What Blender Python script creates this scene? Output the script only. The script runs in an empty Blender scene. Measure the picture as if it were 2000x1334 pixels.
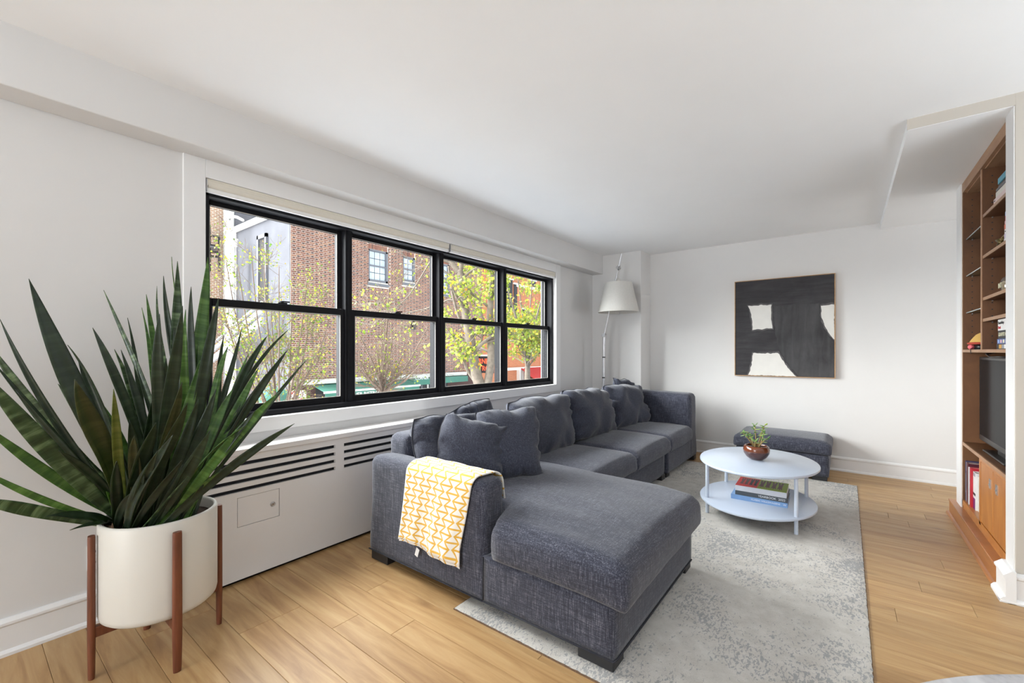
import bpy, bmesh, math, random
from math import sin, cos, pi, sqrt, radians
from mathutils import Vector, Matrix, noise, Euler

rnd = random.Random(7)
scene = bpy.context.scene
COL = scene.collection

# ---------------------------------------------------------------- camera, sky, lights, exposure
F_PX, CX, CY, CAM_H = 845.0, 1000.0, 686.0, 1.25
YAW = math.atan2(652.0, 845.0)
cam_d = bpy.data.cameras.new('camera')
cam_d.sensor_width = 36.0
cam_d.lens = F_PX / 2000.0 * 36.0
cam_d.shift_y = (CY - 667.0) / 2000.0
cam_d.clip_start = 0.02
cam_d.clip_end = 200
cam = bpy.data.objects.new('camera', cam_d)
cam.location = (0, 0, CAM_H)
cam.rotation_euler = (pi / 2, 0, YAW)
COL.objects.link(cam)
scene.camera = cam

world = bpy.data.worlds.new('sky')
scene.world = world
world.use_nodes = True
wn = world.node_tree.nodes
wn['Background'].inputs[0].default_value = (0.80, 0.90, 1.0, 1)
wn['Background'].inputs[1].default_value = 1.55

def add_light(name, kind, loc, rot, energy, color=(1, 1, 1), **kw):
    d = bpy.data.lights.new(name, kind)
    d.energy = energy
    d.color = color
    for k, v in kw.items():
        setattr(d, k, v)
    o = bpy.data.objects.new(name, d)
    o.location = loc
    o.rotation_euler = rot
    COL.objects.link(o)
    return o

# hazy sun standing over the roofs across the street, softened by cloud
def sun_rot(frm):
    v = Vector((0, 0, 0)) - Vector(frm)
    return v.to_track_quat('-Z', 'Y').to_euler()
add_light('hazy_sun', 'SUN', (-8, -2, 9), sun_rot((-1.0, -0.54, 0.90)), 32, (0.97, 0.985, 1.0), angle=radians(80))
# added fill lights out of view: one facing the far wall, two washing the ceiling
add_light('rear_wall_fill', 'AREA', (-1.5, -5.4, 1.45), (radians(90), 0, 0), 140, (0.90, 0.955, 1.0),
          shape='RECTANGLE', size=2.2, size_y=1.9)
add_light('rear_ceiling_fill', 'AREA', (0.3, -1.6, 1.1), (radians(180), 0, 0), 60, (0.77, 0.89, 1.0),
          shape='RECTANGLE', size=2.4, size_y=1.6)
add_light('side_ceiling_fill', 'AREA', (2.0, 1.9, 1.1), (radians(180), 0, 0), 34, (0.77, 0.89, 1.0),
          shape='RECTANGLE', size=1.0, size_y=1.6)
# added fill in the unseen passage, brightening the far wall from the right
add_light('passage_fill', 'AREA', (3.20, 5.17, 1.45), (radians(90), 0, radians(90)), 20, (0.90, 0.955, 1.0),
          shape='RECTANGLE', size=0.9, size_y=2.0)

vs = scene.view_settings
vs.view_transform = 'Standard'
vs.look = 'None'
vs.exposure = 0.36
vs.gamma = 1.0
vs.use_curve_mapping = False

# ---------------------------------------------------------------- picture-point helpers (return points in the room)
VD = Vector((-sin(YAW), cos(YAW), 0)); RD = Vector((cos(YAW), sin(YAW), 0)); C0 = Vector((0, 0, CAM_H))
def ray(px, py): return VD * F_PX + RD * (px - CX) + Vector((0, 0, CY - py))
def at(px, py, d): return C0 + ray(px, py) * (d / F_PX)
def onx(px, py, X): r = ray(px, py); return C0 + r * (X / r.x)
def ony(px, py, Y): r = ray(px, py); return C0 + r * (Y / r.y)
def onz(px, py, Z): r = ray(px, py); return C0 + r * ((Z - CAM_H) / r.z)

# ---------------------------------------------------------------- material helpers
class NT:
    def __init__(s, name):
        s.m = bpy.data.materials.new(name); s.m.use_nodes = True
        s.t = s.m.node_tree; s.n = s.t.nodes; s.l = s.t.links
        s.b = s.n['Principled BSDF']; s.out = s.n['Material Output']
    def add(s, t, **kw):
        n = s.n.new(t)
        for k, v in kw.items(): setattr(n, k, v)
        return n
    def link(s, a, b): s.l.new(a, b)
    def setin(s, node, **kw):
        for k, v in kw.items(): node.inputs[k].default_value = v
    def coord(s, kind='Object', scale=(1, 1, 1), rot=(0, 0, 0)):
        tc = s.add('ShaderNodeTexCoord'); mp = s.add('ShaderNodeMapping')
        mp.inputs['Scale'].default_value = scale; mp.inputs['Rotation'].default_value = rot
        s.link(tc.outputs[kind], mp.inputs['Vector']); s.map = mp
        return mp.outputs['Vector']
    def noise(s, vec, scale, detail=4, rough=0.55, dist=0.0):
        n = s.add('ShaderNodeTexNoise')
        n.inputs['Scale'].default_value = scale; n.inputs['Detail'].default_value = detail
        n.inputs['Roughness'].default_value = rough; n.inputs['Distortion'].default_value = dist
        if vec is not None: s.link(vec, n.inputs['Vector'])
        return n.outputs['Fac']
    def ramp(s, fac, stops):
        r = s.add('ShaderNodeValToRGB'); e = r.color_ramp.elements
        while len(e) < len(stops): e.new(0.5)
        for i, (p, c) in enumerate(stops):
            e[i].position = p; e[i].color = (c[0], c[1], c[2], 1)
        s.link(fac, r.inputs['Fac'])
        return r.outputs['Color']
    def mix(s, fac, a, b, mode='MIX'):
        m = s.add('ShaderNodeMix', data_type='RGBA', blend_type=mode)
        for sock, v in ((m.inputs[0], fac), (m.inputs[6], a), (m.inputs[7], b)):
            if isinstance(v, (int, float)): sock.default_value = v
            elif isinstance(v, (tuple, list)): sock.default_value = (v[0], v[1], v[2], 1)
            else: s.link(v, sock)
        return m.outputs[2]
    def math(s, op, a, b=0.0, c=0.0):
        m = s.add('ShaderNodeMath', operation=op)
        for i, v in enumerate((a, b, c)):
            if isinstance(v, (int, float)): m.inputs[i].default_value = v
            else: s.link(v, m.inputs[i])
        return m.outputs[0]
    def bump(s, h, strength=0.2, dist=0.01):
        b = s.add('ShaderNodeBump'); b.inputs['Strength'].default_value = strength
        b.inputs['Distance'].default_value = dist
        s.link(h, b.inputs['Height']); s.link(b.outputs['Normal'], s.b.inputs['Normal'])
    def color(s, c):
        if isinstance(c, (tuple, list)): s.b.inputs['Base Color'].default_value = (c[0], c[1], c[2], 1)
        else: s.link(c, s.b.inputs['Base Color'])
    def rough(s, r):
        if isinstance(r, (int, float)): s.b.inputs['Roughness'].default_value = r
        else: s.link(r, s.b.inputs['Roughness'])

def srgb(r, g, b):
    f = lambda v: (v / 255 / 12.92) if v <= 10 else (((v / 255) + 0.055) / 1.055) ** 2.4
    return (f(r), f(g), f(b))

def plain(name, col, rough=0.5, metal=0.0, var=0.06, scale=12, bump=0.0, bscale=None, spec=0.5, coat=0.0):
    n = NT(name); v = n.coord('Object')
    f = n.noise(v, scale, 4)
    lo = tuple(c * (1 - var) for c in col); hi = tuple(min(1, c * (1 + var)) for c in col)
    n.color(n.ramp(f, [(0.3, lo), (0.7, hi)])); n.rough(rough)
    n.b.inputs['Metallic'].default_value = metal
    n.b.inputs['Specular IOR Level'].default_value = spec
    n.b.inputs['Coat Weight'].default_value = coat
    if bump: n.bump(n.noise(v, bscale or scale * 8, 3), bump, 0.002)
    return n.m

M = {}
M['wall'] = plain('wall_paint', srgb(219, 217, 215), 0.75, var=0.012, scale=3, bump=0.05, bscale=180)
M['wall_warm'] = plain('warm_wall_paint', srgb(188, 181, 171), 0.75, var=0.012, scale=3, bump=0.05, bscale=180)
M['ceiling'] = plain('ceiling_paint', srgb(244, 244, 244), 0.85, var=0.01, scale=2)
M['trim'] = plain('white_trim_paint', srgb(232, 231, 230), 0.4, var=0.012, scale=5, bump=0.03, bscale=60)
M['radiator'] = plain('radiator_cover_paint', srgb(229, 226, 224), 0.45, var=0.015, scale=4)
M['dark_gap'] = plain('dark_gap', (0.03, 0.03, 0.035), 0.8)
M['black_frame'] = plain('black_window_metal', (0.012, 0.012, 0.014), 0.55, var=0.1, scale=20, spec=0.12)
M['frame_edge'] = plain('glazing_bead', (0.38, 0.36, 0.32), 0.5)
M['blind'] = plain('blind_fabric', srgb(222, 216, 203), 0.7, var=0.02, scale=40)
M['blind_white'] = plain('blind_rail', srgb(238, 237, 234), 0.4)
M['chrome'] = plain('brushed_metal', (0.55, 0.55, 0.56), 0.3, metal=1.0)
M['steel'] = plain('aluminium', (0.6, 0.6, 0.62), 0.35, metal=1.0)
M['black_plastic'] = plain('black_plastic', (0.012, 0.012, 0.012), 0.35)
M['leg_black'] = plain('sofa_leg_black', (0.02, 0.02, 0.022), 0.45)

def wood_mat(name, c1, c2, c3, scale=(1.2, 14, 14), rough=0.45, per_object=0.25, knots=False, coat=0.0):
    n = NT(name)
    tc = n.add('ShaderNodeTexCoord'); oi = n.add('ShaderNodeObjectInfo')
    off = n.add('ShaderNodeVectorMath', operation='ADD'); sc = n.add('ShaderNodeVectorMath', operation='SCALE')
    cmb = n.add('ShaderNodeCombineXYZ')
    n.link(oi.outputs['Random'], cmb.inputs[0]); n.link(n.math('MULTIPLY', oi.outputs['Random'], 3.7), cmb.inputs[1])
    n.link(n.math('MULTIPLY', oi.outputs['Random'], 9.1), cmb.inputs[2])
    n.link(cmb.outputs[0], sc.inputs[0]); sc.inputs['Scale'].default_value = 11.0
    n.link(tc.outputs['Object'], off.inputs[0]); n.link(sc.outputs[0], off.inputs[1])
    mp = n.add('ShaderNodeMapping'); mp.inputs['Scale'].default_value = scale
    n.link(off.outputs[0], mp.inputs['Vector'])
    v = mp.outputs['Vector']
    g = n.noise(v, 1.6, 6, 0.6, 0.9)
    fine = n.noise(v, 7.0, 5, 0.65, 0.3)
    base = n.ramp(g, [(0.28, c1), (0.5, c2), (0.72, c3)])
    base = n.mix(n.math('MULTIPLY', fine, 0.35), base, c1)
    if knots:
        vk = n.add('ShaderNodeMapping'); vk.inputs['Scale'].default_value = (2.2, 5.0, 5.0)
        n.link(off.outputs[0], vk.inputs['Vector'])
        vo = n.add('ShaderNodeTexVoronoi'); vo.inputs['Scale'].default_value = 1.0
        n.link(vk.outputs[0], vo.inputs['Vector'])
        kf = n.ramp(vo.outputs['Distance'], [(0.0, (1, 1, 1)), (0.05, (0.55, 0.55, 0.55)), (0.16, (0, 0, 0))])
        base = n.mix(n.math('MULTIPLY', kf, 0.5), base, tuple(c * 0.4 for c in c1))
    tint = n.math('MULTIPLY_ADD', oi.outputs['Random'], per_object, 1.0 - per_object / 2)
    hs = n.add('ShaderNodeHueSaturation'); n.link(tint, hs.inputs['Value']); n.link(base, hs.inputs['Color'])
    n.color(hs.outputs['Color']); n.rough(rough)
    n.b.inputs['Coat Weight'].default_value = coat
    n.bump(fine, 0.06, 0.002)
    return n.m
M['plank'] = wood_mat('oak_floor_plank', srgb(150, 111, 70), srgb(182, 146, 99), srgb(202, 170, 123), (1.0, 11, 11), 0.42, 0.16, True)
M['walnut'] = wood_mat('walnut_leg_wood', srgb(84, 44, 26), srgb(114, 62, 38), srgb(132, 78, 50), (20, 20, 2.0), 0.45, 0.08)
M['case_wood'] = wood_mat('bookcase_wood', srgb(84, 51, 28), srgb(106, 68, 38), srgb(122, 82, 48), (3, 3, 1.5), 0.45, 0.05)
M['case_edge'] = wood_mat('bookcase_edge_wood', srgb(150, 112, 82), srgb(168, 130, 100), srgb(180, 144, 114), (8, 2, 8), 0.45, 0.03)
M['door_wood'] = wood_mat('cherry_door_wood', srgb(158, 96, 38), srgb(180, 114, 52), srgb(196, 132, 64), (5, 5, 1.2), 0.35, 0.06)
M['plinth_wood'] = wood_mat('plinth_wood', srgb(140, 84, 40), srgb(168, 108, 58), srgb(184, 122, 70), (6, 1.2, 6), 0.3, 0.05)

def fabric_mat(name, dark, light, tint):
    n = NT(name)
    v1 = n.coord('Object', (270, 270, 15)); v2 = n.coord('Object', (15, 270, 270)); v4 = n.coord('Object', (270, 15, 270)); v3 = n.coord('Object', (1, 1, 1))
    a = n.noise(v1, 1.0, 3, 0.6); b = n.noise(v2, 1.0, 3, 0.6); d = n.noise(v4, 1.0, 3, 0.6); c = n.noise(v3, 5.0, 3, 0.5)
    s = n.math('MULTIPLY_ADD', a, 0.42, n.math('MULTIPLY_ADD', b, 0.30, n.math('MULTIPLY', d, 0.28)))
    col = n.ramp(s, [(0.38, dark), (0.51, tint), (0.64, light)])
    col = n.mix(n.math('MULTIPLY', c, 0.22), col, dark)
    n.color(col); n.rough(0.92)
    n.b.inputs['Specular IOR Level'].default_value = 0.2
    n.b.inputs['Sheen Weight'].default_value = 0.25
    n.b.inputs['Sheen Roughness'].default_value = 0.5
    n.bump(s, 0.35, 0.003)
    return n.m
M['sofa'] = fabric_mat('charcoal_linen', srgb(40, 42, 52), srgb(120, 121, 132), srgb(62, 64, 77))
M['sofa_soft'] = fabric_mat('charcoal_linen_soft', srgb(40, 42, 53), srgb(92, 94, 107), srgb(58, 61, 74))
M['piping'] = plain('charcoal_piping', srgb(44, 45, 53), 0.9)

# ---------------------------------------------------------------- mesh helpers
def box(x0, x1, y0, y1, z0, z1):
    v = [(x0, y0, z0), (x1, y0, z0), (x1, y1, z0), (x0, y1, z0), (x0, y0, z1), (x1, y0, z1), (x1, y1, z1), (x0, y1, z1)]
    f = [(0, 3, 2, 1), (4, 5, 6, 7), (0, 1, 5, 4), (1, 2, 6, 5), (2, 3, 7, 6), (3, 0, 4, 7)]
    return v, f
def join(*parts):
    V, Fc = [], []
    for v, f in parts:
        o = len(V); V += [tuple(p) for p in v]; Fc += [tuple(i + o for i in q) for q in f]
    return V, Fc
def xf(m, mat):
    return [tuple(mat @ Vector(p)) for p in m[0]], m[1]
def bbox(x0, x1, y0, y1, z0, z1, r=0.01, seg=2):
    bm = bmesh.new(); v, f = box(x0, x1, y0, y1, z0, z1)
    bv = [bm.verts.new(p) for p in v]
    for q in f: bm.faces.new([bv[i] for i in q])
    bmesh.ops.bevel(bm, geom=list(bm.edges), offset=r, segments=seg, affect='EDGES', profile=0.5)
    bm.verts.index_update()
    out = [tuple(p.co) for p in bm.verts], [tuple(p.index for p in q.verts) for q in bm.faces]
    bm.free(); return out
def tube(path, radii, n=10, cap=True):
    P = [Vector(p) for p in path]
    if isinstance(radii, (int, float)): radii = [radii] * len(P)
    V, Fc = [], []; up = None
    for i, p in enumerate(P):
        t = (P[min(i + 1, len(P) - 1)] - P[max(i - 1, 0)])
        t = t.normalized() if t.length > 1e-9 else Vector((0, 0, 1))
        if up is None:
            a = Vector((0, 0, 1)) if abs(t.z) < 0.9 else Vector((1, 0, 0)); up = (a - t * a.dot(t)).normalized()
        else:
            u2 = up - t * up.dot(t)
            if u2.length > 1e-6: up = u2.normalized()
        s = t.cross(up)
        for k in range(n):
            a = 2 * pi * k / n
            V.append(tuple(p + (up * cos(a) + s * sin(a)) * radii[i]))
    for i in range(len(P) - 1):
        for k in range(n):
            k2 = (k + 1) % n
            Fc.append((i * n + k, i * n + k2, (i + 1) * n + k2, (i + 1) * n + k))
    if cap:
        Fc.append(tuple(reversed(range(n)))); Fc.append(tuple(range((len(P) - 1) * n, len(P) * n)))
    return V, Fc
def lathe(profile, n=40, centre=(0, 0), closed=False):
    V, Fc = [], []
    for r, z in profile:
        for k in range(n):
            a = 2 * pi * k / n
            V.append((centre[0] + r * cos(a), centre[1] + r * sin(a), z))
    m = len(profile); rng = range(m) if closed else range(m - 1)
    for i in rng:
        j = (i + 1) % m
        for k in range(n):
            k2 = (k + 1) % n
            Fc.append((i * n + k, i * n + k2, j * n + k2, j * n + k))
    if not closed:
        Fc.append(tuple(reversed(range(n)))); Fc.append(tuple(range((m - 1) * n, m * n)))
    return V, Fc
def oval_slab(cx, cy, a, b, z0, z1, n=72, r=0.006):
    prof = [(-r, z0), (0, z0 + r), (0, z1 - r), (-r * 0.3, z1 - r * 0.3), (-r, z1)]
    V, Fc = [], []
    for off, z in prof:
        for k in range(n):
            t = 2 * pi * k / n
            V.append((cx + (a + off) * cos(t), cy + (b + off) * sin(t), z))
    for i in range(len(prof) - 1):
        for k in range(n):
            k2 = (k + 1) % n
            Fc.append((i * n + k, i * n + k2, (i + 1) * n + k2, (i + 1) * n + k))
    Fc.append(tuple(reversed(range(n)))); Fc.append(tuple(range((len(prof) - 1) * n, len(prof) * n)))
    return V, Fc
def prism(poly, a0, a1, axis='z'):
    n = len(poly); V = []
    for a in (a0, a1):
        for (u, w) in poly:
            V.append((u, w, a) if axis == 'z' else (u, a, w) if axis == 'y' else (a, u, w))
    Fc = [tuple(range(n)), tuple(reversed(range(n, 2 * n)))]
    for i in range(n):
        j = (i + 1) % n; Fc.append((i, i + n, j + n, j))
    return V, Fc
def soft_box(sx, sy, sz, r, n=(14, 14, 4), crown=0.0, sag=0.0, nz=0.0, nscale=4.0, seed=0.0, bulge=0.0):
    """rounded upholstery block centred at the origin, base at z=0"""
    bm = bmesh.new()
    faces = {}
    def grid(nu, nv, fn):
        vv = [[bm.verts.new(fn(i / nu * 2 - 1, j / nv * 2 - 1)) for j in range(nv + 1)] for i in range(nu + 1)]
        for i in range(nu):
            for j in range(nv):
                bm.faces.new((vv[i][j], vv[i + 1][j], vv[i + 1][j + 1], vv[i][j + 1]))
    a, b, c = n
    def warp(u):   # denser near the edges
        return math.copysign(abs(u) ** 0.75, u)
    grid(a, b, lambda u, v: (warp(u), warp(v), 1)); grid(a, b, lambda u, v: (warp(u), -warp(v), -1))
    grid(a, c, lambda u, v: (warp(u), -1, v)); grid(a, c, lambda u, v: (-warp(u), 1, v))
    grid(b, c, lambda u, v: (1, warp(u), v)); grid(b, c, lambda u, v: (-1, -warp(u), v))
    bmesh.ops.remove_doubles(bm, verts=bm.verts, dist=1e-5)
    hx, hy, hz = sx / 2, sy / 2, sz / 2
    for vt in bm.verts:
        u = vt.co.copy()
        p = Vector((u.x * hx, u.y * hy, u.z * hz))
        r0_ = r
        r = r if u.z > 0 else max(min(0.014, r), r * (1 + u.z))
        q = Vector((max(-hx + r, min(hx - r, p.x)), max(-hy + r, min(hy - r, p.y)), max(-hz + r, min(hz - r, p.z))))
        d = p - q
        if d.length > 1e-7: p = q + d.normalized() * min(r, max(abs(d.x), abs(d.y), abs(d.z)))
        r = r0_
        k = (1 - u.x ** 2) * (1 - u.y ** 2)
        if u.z > -0.5: p.z += crown * (max(0, k) ** 0.7) * max(0, (u.z + 1) / 2)
        if bulge:
            kz = 1 - u.z ** 2
            p.x += math.copysign(bulge * kz * abs(u.x) ** 3, u.x); p.y += math.copysign(bulge * kz * abs(u.y) ** 3, u.y)
        if nz:
            w = p * nscale + Vector((seed, seed * 1.7, seed * 0.3))
            p += Vector(noise.noise_vector(w)) * nz + Vector(noise.noise_vector(w * 2.7)) * nz * 0.35
        p.z += hz
        vt.co = p
    bmesh.ops.recalc_face_normals(bm, faces=bm.faces)
    bm.verts.index_update()
    out = [tuple(p.co) for p in bm.verts], [tuple(p.index for p in q.verts) for q in bm.faces]
    bm.free(); return out
def pillow(w, h, t, n=22, pinch=0.07, nz=0.012, seed=0.0, fold=0.02):
    """loose cushion standing in the x-z plane, centred at the origin, thickness along y"""
    V, Fc, idx = [], [], {}
    for side in (1, -1):
        for i in range(n + 1):
            for j in range(n + 1):
                u = i / n * 2 - 1; v = j / n * 2 - 1
                edge = i in (0, n) or j in (0, n)
                if side == -1 and edge: idx[(side, i, j)] = idx[(1, i, j)]; continue
                x = u * w / 2 * (1 - pinch * (1 - v * v) * abs(u) ** 2)
                z = v * h / 2 * (1 - pinch * (1 - u * u) * abs(v) ** 2)
                k = max(0, (1 - abs(u) ** 3.2) * (1 - abs(v) ** 3.2)) ** 0.5
                y = side * t / 2 * k
                cr_ = 1 - 0.085 * (abs(u) * abs(v)) ** 3
                p = Vector((x * cr_, y, z * cr_))
                ww = p * 5.5 + Vector((seed * 3.1, seed * 1.7, seed))
                p += Vector(noise.noise_vector(ww)) * nz * 1.6
                mx_ = max(abs(u), abs(v))
                ang = math.atan2(v, u)
                cr = noise.noise(Vector((cos(ang) * 7 + seed * 9, sin(ang) * 7, side * 3.0 + mx_ * 1.5)))
                cr2 = noise.noise(Vector((x * 9 + seed * 5, z * 9, side * 2.0)))
                if not edge: p.y += side * fold * (cr * mx_ ** 4 * 0.9 + cr2 * 0.10)
                idx[(side, i, j)] = len(V); V.append(tuple(p))
        for i in range(n):
            for j in range(n):
                q = (idx[(side, i, j)], idx[(side, i + 1, j)], idx[(side, i + 1, j + 1)], idx[(side, i, j + 1)])
                Fc.append(q if side == -1 else tuple(reversed(q)))
    rim = [idx[(1, i, 0)] for i in range(n)] + [idx[(1, n, j)] for j in range(n)] + [idx[(1, n - i, n)] for i in range(n)] + [idx[(1, 0, n - j)] for j in range(n)]
    return (V, Fc), [V[i] for i in rim]

OFF = {}
def obj(name, m, mat, parent=None, smooth=False, local=False, uv=None, kind=None, label=None, cat=None, group=None, angle=None):
    V, Fc = m[0], m[1]
    off = Vector((0, 0, 0))
    if parent is not None and not local: off = OFF.get(parent.name, Vector((0, 0, 0)))
    me = bpy.data.meshes.new(name)
    me.from_pydata([(p[0] - off.x, p[1] - off.y, p[2] - off.z) for p in V], [], Fc)
    if mat is not None: me.materials.append(M[mat] if isinstance(mat, str) else mat)
    if smooth:
        me.polygons.foreach_set('use_smooth', [True] * len(me.polygons))
        if angle is not None: me.set_sharp_from_angle(angle=radians(angle))
    if uv is not None:
        l = me.uv_layers.new(name='UVMap')
        for lp in me.loops: l.data[lp.index].uv = uv[lp.vertex_index]
    me.update()
    o = bpy.data.objects.new(name, me)
    COL.objects.link(o)
    if parent is not None:
        o.parent = parent; OFF[o.name] = off if not local else Vector((0, 0, 0))
    if kind: o['kind'] = kind
    if label: o['label'] = label
    if cat: o['category'] = cat
    if group: o['group'] = group
    return o
def thing(name, loc, label, cat, group=None, rot=None, kind=None):
    o = bpy.data.objects.new(name, None); o.empty_display_size = 0.05
    o.location = loc
    if rot: o.rotation_euler = rot
    COL.objects.link(o)
    if kind: o['kind'] = kind
    if label: o['label'] = label
    if cat: o['category'] = cat
    if group: o['group'] = group
    OFF[o.name] = Vector(loc)
    return o
def struct(name, m, mat, label=None, cat=None, smooth=False):
    return obj(name, m, mat, kind='structure', label=label, cat=cat, smooth=smooth)
def text(name, s, size, mat, parent, loc, rot, depth=0.001, align='CENTER', sx=1.0, bold=0.0):
    cu = bpy.data.curves.new(name, 'FONT'); cu.body = s; cu.size = size; cu.extrude = depth
    cu.align_x = align; cu.align_y = 'CENTER'; cu.offset = bold; cu.resolution_u = 3
    tmp = bpy.data.objects.new(name + '_tmp', cu); COL.objects.link(tmp)
    dg = bpy.context.evaluated_depsgraph_get(); dg.update()
    me = bpy.data.meshes.new_from_object(tmp.evaluated_get(dg))
    bpy.data.objects.remove(tmp); bpy.data.curves.remove(cu)
    me.name = name
    me.materials.clear(); me.materials.append(M[mat] if isinstance(mat, str) else mat)
    o = bpy.data.objects.new(name, me); COL.objects.link(o)
    off = OFF.get(parent.name, Vector((0, 0, 0)))
    o.location = Vector(loc) - off; o.rotation_euler = rot; o.scale = (sx, 1, 1)
    o.parent = parent
    return o

# ================================================================ THE ROOM
XW, YF, ZC = -2.745, 5.68, 2.53          # window wall, far wall, ceiling
XR, YB = 3.2, -5.6                        # right and rear ends of the room
XJ, YN0, YN1, YJ0, YJ1 = 0.665, 3.225, 3.363, 4.51, 4.66   # stub walls either side of the bookcase

floor = struct('floor', join(box(XW - 0.2, XR, YB, YN1, -0.08, -0.010), box(XW - 0.2, 3.4, YN1, YF + 0.2, -0.08, -0.010)), 'dark_gap')
PW = 0.1352
def plank_mesh(x0, x1, y0, y1):
    g = 0.0005; c = 0.0011; zt = 0.0
    x0 += g; x1 -= g; y0 += g; y1 -= g
    V = [(x0, y0, -0.011), (x1, y0, -0.011), (x1, y1, -0.011), (x0, y1, -0.011),
         (x0, y0, zt - c), (x1, y0, zt - c), (x1, y1, zt - c), (x0, y1, zt - c),
         (x0 + c, y0 + c, zt), (x1 - c, y0 + c, zt), (x1 - c, y1 - c, zt), (x0 + c, y1 - c, zt)]
    Fc = [(8, 9, 10, 11)]
    for a, b in ((0, 4), (4, 8)):
        for i in range(4):
            j = (i + 1) % 4; Fc.append((a + i, a + j, b + j, b + i))
    return V, Fc
rest = []
r_ = random.Random(21)
row = 0
y = 0.642 - PW * 6
ylow = y
while y < YF - 0.002:
    y1 = min(y + PW, YF)
    xe = 1.25 if y > YN1 else 0.95
    x = XW - r_.uniform(0.05, 1.1)
    while x < xe:
        x1 = x + 1.21
        a, b = max(x, XW), min(x1, xe)
        if b - a > 0.02:
            m = plank_mesh(a, b, y, y1)
            cx, cy = (a + b) / 2, (y + y1) / 2
            o = obj('plank', ([(p[0] - cx, p[1] - cy, p[2]) for p in m[0]], m[1]), 'plank', floor, local=True)
            o.location = (cx, cy, 0)
        x = x1
    y = y1; row += 1
# boards behind the camera and to the right of it
for (xa, xb, ya, yb) in ((XW, XR, YB, ylow), (0.95, XR, ylow, YN0 + 0.05), (1.25, 3.35, YJ1, YF)):
    y = yb
    while y > ya + 0.01:
        y0 = max(ya, y - PW); x = xa - r_.uniform(0, 1.1)
        while x < xb:
            a, b = max(x, xa), min(x + 1.21, xb)
            if b - a > 0.02: rest.append(plank_mesh(a, b, y0, y))
            x += 1.21
        y = y0
obj('far_planks', join(*rest), 'plank', floor, kind='stuff')

struct('ceiling', box(XW - 0.2, XR + 0.3, YB, YF + 0.2, ZC, ZC + 0.2), 'ceiling')
# window wall with its opening
WY0, WY1, WZ0, WZ1 = 0.838, 4.403, 0.857, 2.188
struct('wall_left', join(box(XW - 0.2, XW, YB, WY0, -0.05, ZC), box(XW - 0.2, XW, WY1, YF, -0.05, ZC),
                         box(XW - 0.2, XW, WY0, WY1, -0.05, WZ0), box(XW - 0.2, XW, WY0, WY1, WZ1, ZC)), 'wall')
struct('wall_far', box(XW - 0.2, 3.5, YF, YF + 0.2, -0.05, ZC), 'wall')
struct('wall_corner', bbox(XW, -2.06, 5.35, YF + 0.01, -0.05, ZC + 0.01, 0.003), 'wall')
struct('wall_back', box(XW - 0.2, XR + 0.2, YB - 0.2, YB, -0.05, ZC), 'wall')
struct('wall_right', join(box(XR, XR + 0.2, YB, YN1, -0.05, ZC)), 'wall')
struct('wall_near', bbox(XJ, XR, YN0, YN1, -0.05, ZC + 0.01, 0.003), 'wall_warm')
struct('trim_1', box(XJ - 0.004, XJ + 0.3, YN0 + 0.004, YN1 + 0.001, 0.15, 2.472), 'trim')
struct('wall_niche', join(box(XJ, 1.35, YJ0, YJ1, -0.05, 2.48), box(1.1, 1.3, YN1, YJ0, -0.05, 2.48), box(1.35, 3.4, YJ0, YJ1, -0.05, ZC), box(3.3, 3.5, YJ1, YF, -0.05, ZC)), 'trim')
struct('ceiling_soffit', join(box(0.272, 3.4, YN0 + 0.004, YF, 2.47, ZC + 0.01)), 'ceiling')
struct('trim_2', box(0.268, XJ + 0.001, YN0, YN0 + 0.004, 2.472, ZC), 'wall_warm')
struct('trim_3', bbox(XW, -2.585, YB, 5.352, 2.285, ZC + 0.01, 0.006), 'wall')

def baseboard(name, prof_len, mat4, mat='trim'):
    prof = [(0, 0), (0.026, 0), (0.026, 0.012), (0.020, 0.020), (0.015, 0.024), (0.015, 0.118), (0.021, 0.126), (0.021, 0.136), (0.010, 0.150), (0, 0.150)]
    m = prism(prof, 0, prof_len, 'x')
    return struct(name, xf(m, mat4), mat)
# profile u = out of the wall, w = up, extruded along x
baseboard('baseboard_left', 0.70 - YB, Matrix(((0, 1, 0, XW), (1, 0, 0, YB), (0, 0, 1, 0), (0, 0, 0, 1))))
baseboard('baseboard_left', 5.35 - 2.40, Matrix(((0, 1, 0, XW), (1, 0, 0, 2.40), (0, 0, 1, 0), (0, 0, 0, 1))))
baseboard('baseboard_far', 3.3 + 2.06, Matrix(((1, 0, 0, -2.06), (0, -1, 0, YF), (0, 0, 1, 0), (0, 0, 0, 1))))
baseboard('baseboard_near', XR - XJ + 0.03, Matrix(((1, 0, 0, XJ - 0.03), (0, -1, 0, YN0), (0, 0, 1, 0), (0, 0, 0, 1))), 'trim')
prof = [(0, 0), (0.056, 0), (0.056, 0.014), (0.046, 0.026), (0.036, 0.03), (0.036, 0.118), (0.044, 0.126), (0.044, 0.136), (0.016, 0.160), (0, 0.160)]
struct('baseboard_jamb', xf(prism(prof, 0, 0.175, 'x'), Matrix(((0, -1, 0, XJ), (1, 0, 0, YN0 - 0.026), (0, 0, 1, 0), (0, 0, 0, 1)))), 'trim')

struct('baseboard_corner', bbox(XJ - 0.056, XJ + 0.06, YN0 - 0.027, YN0 + 0.02, 0.0, 0.014, 0.004), 'trim')
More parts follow.
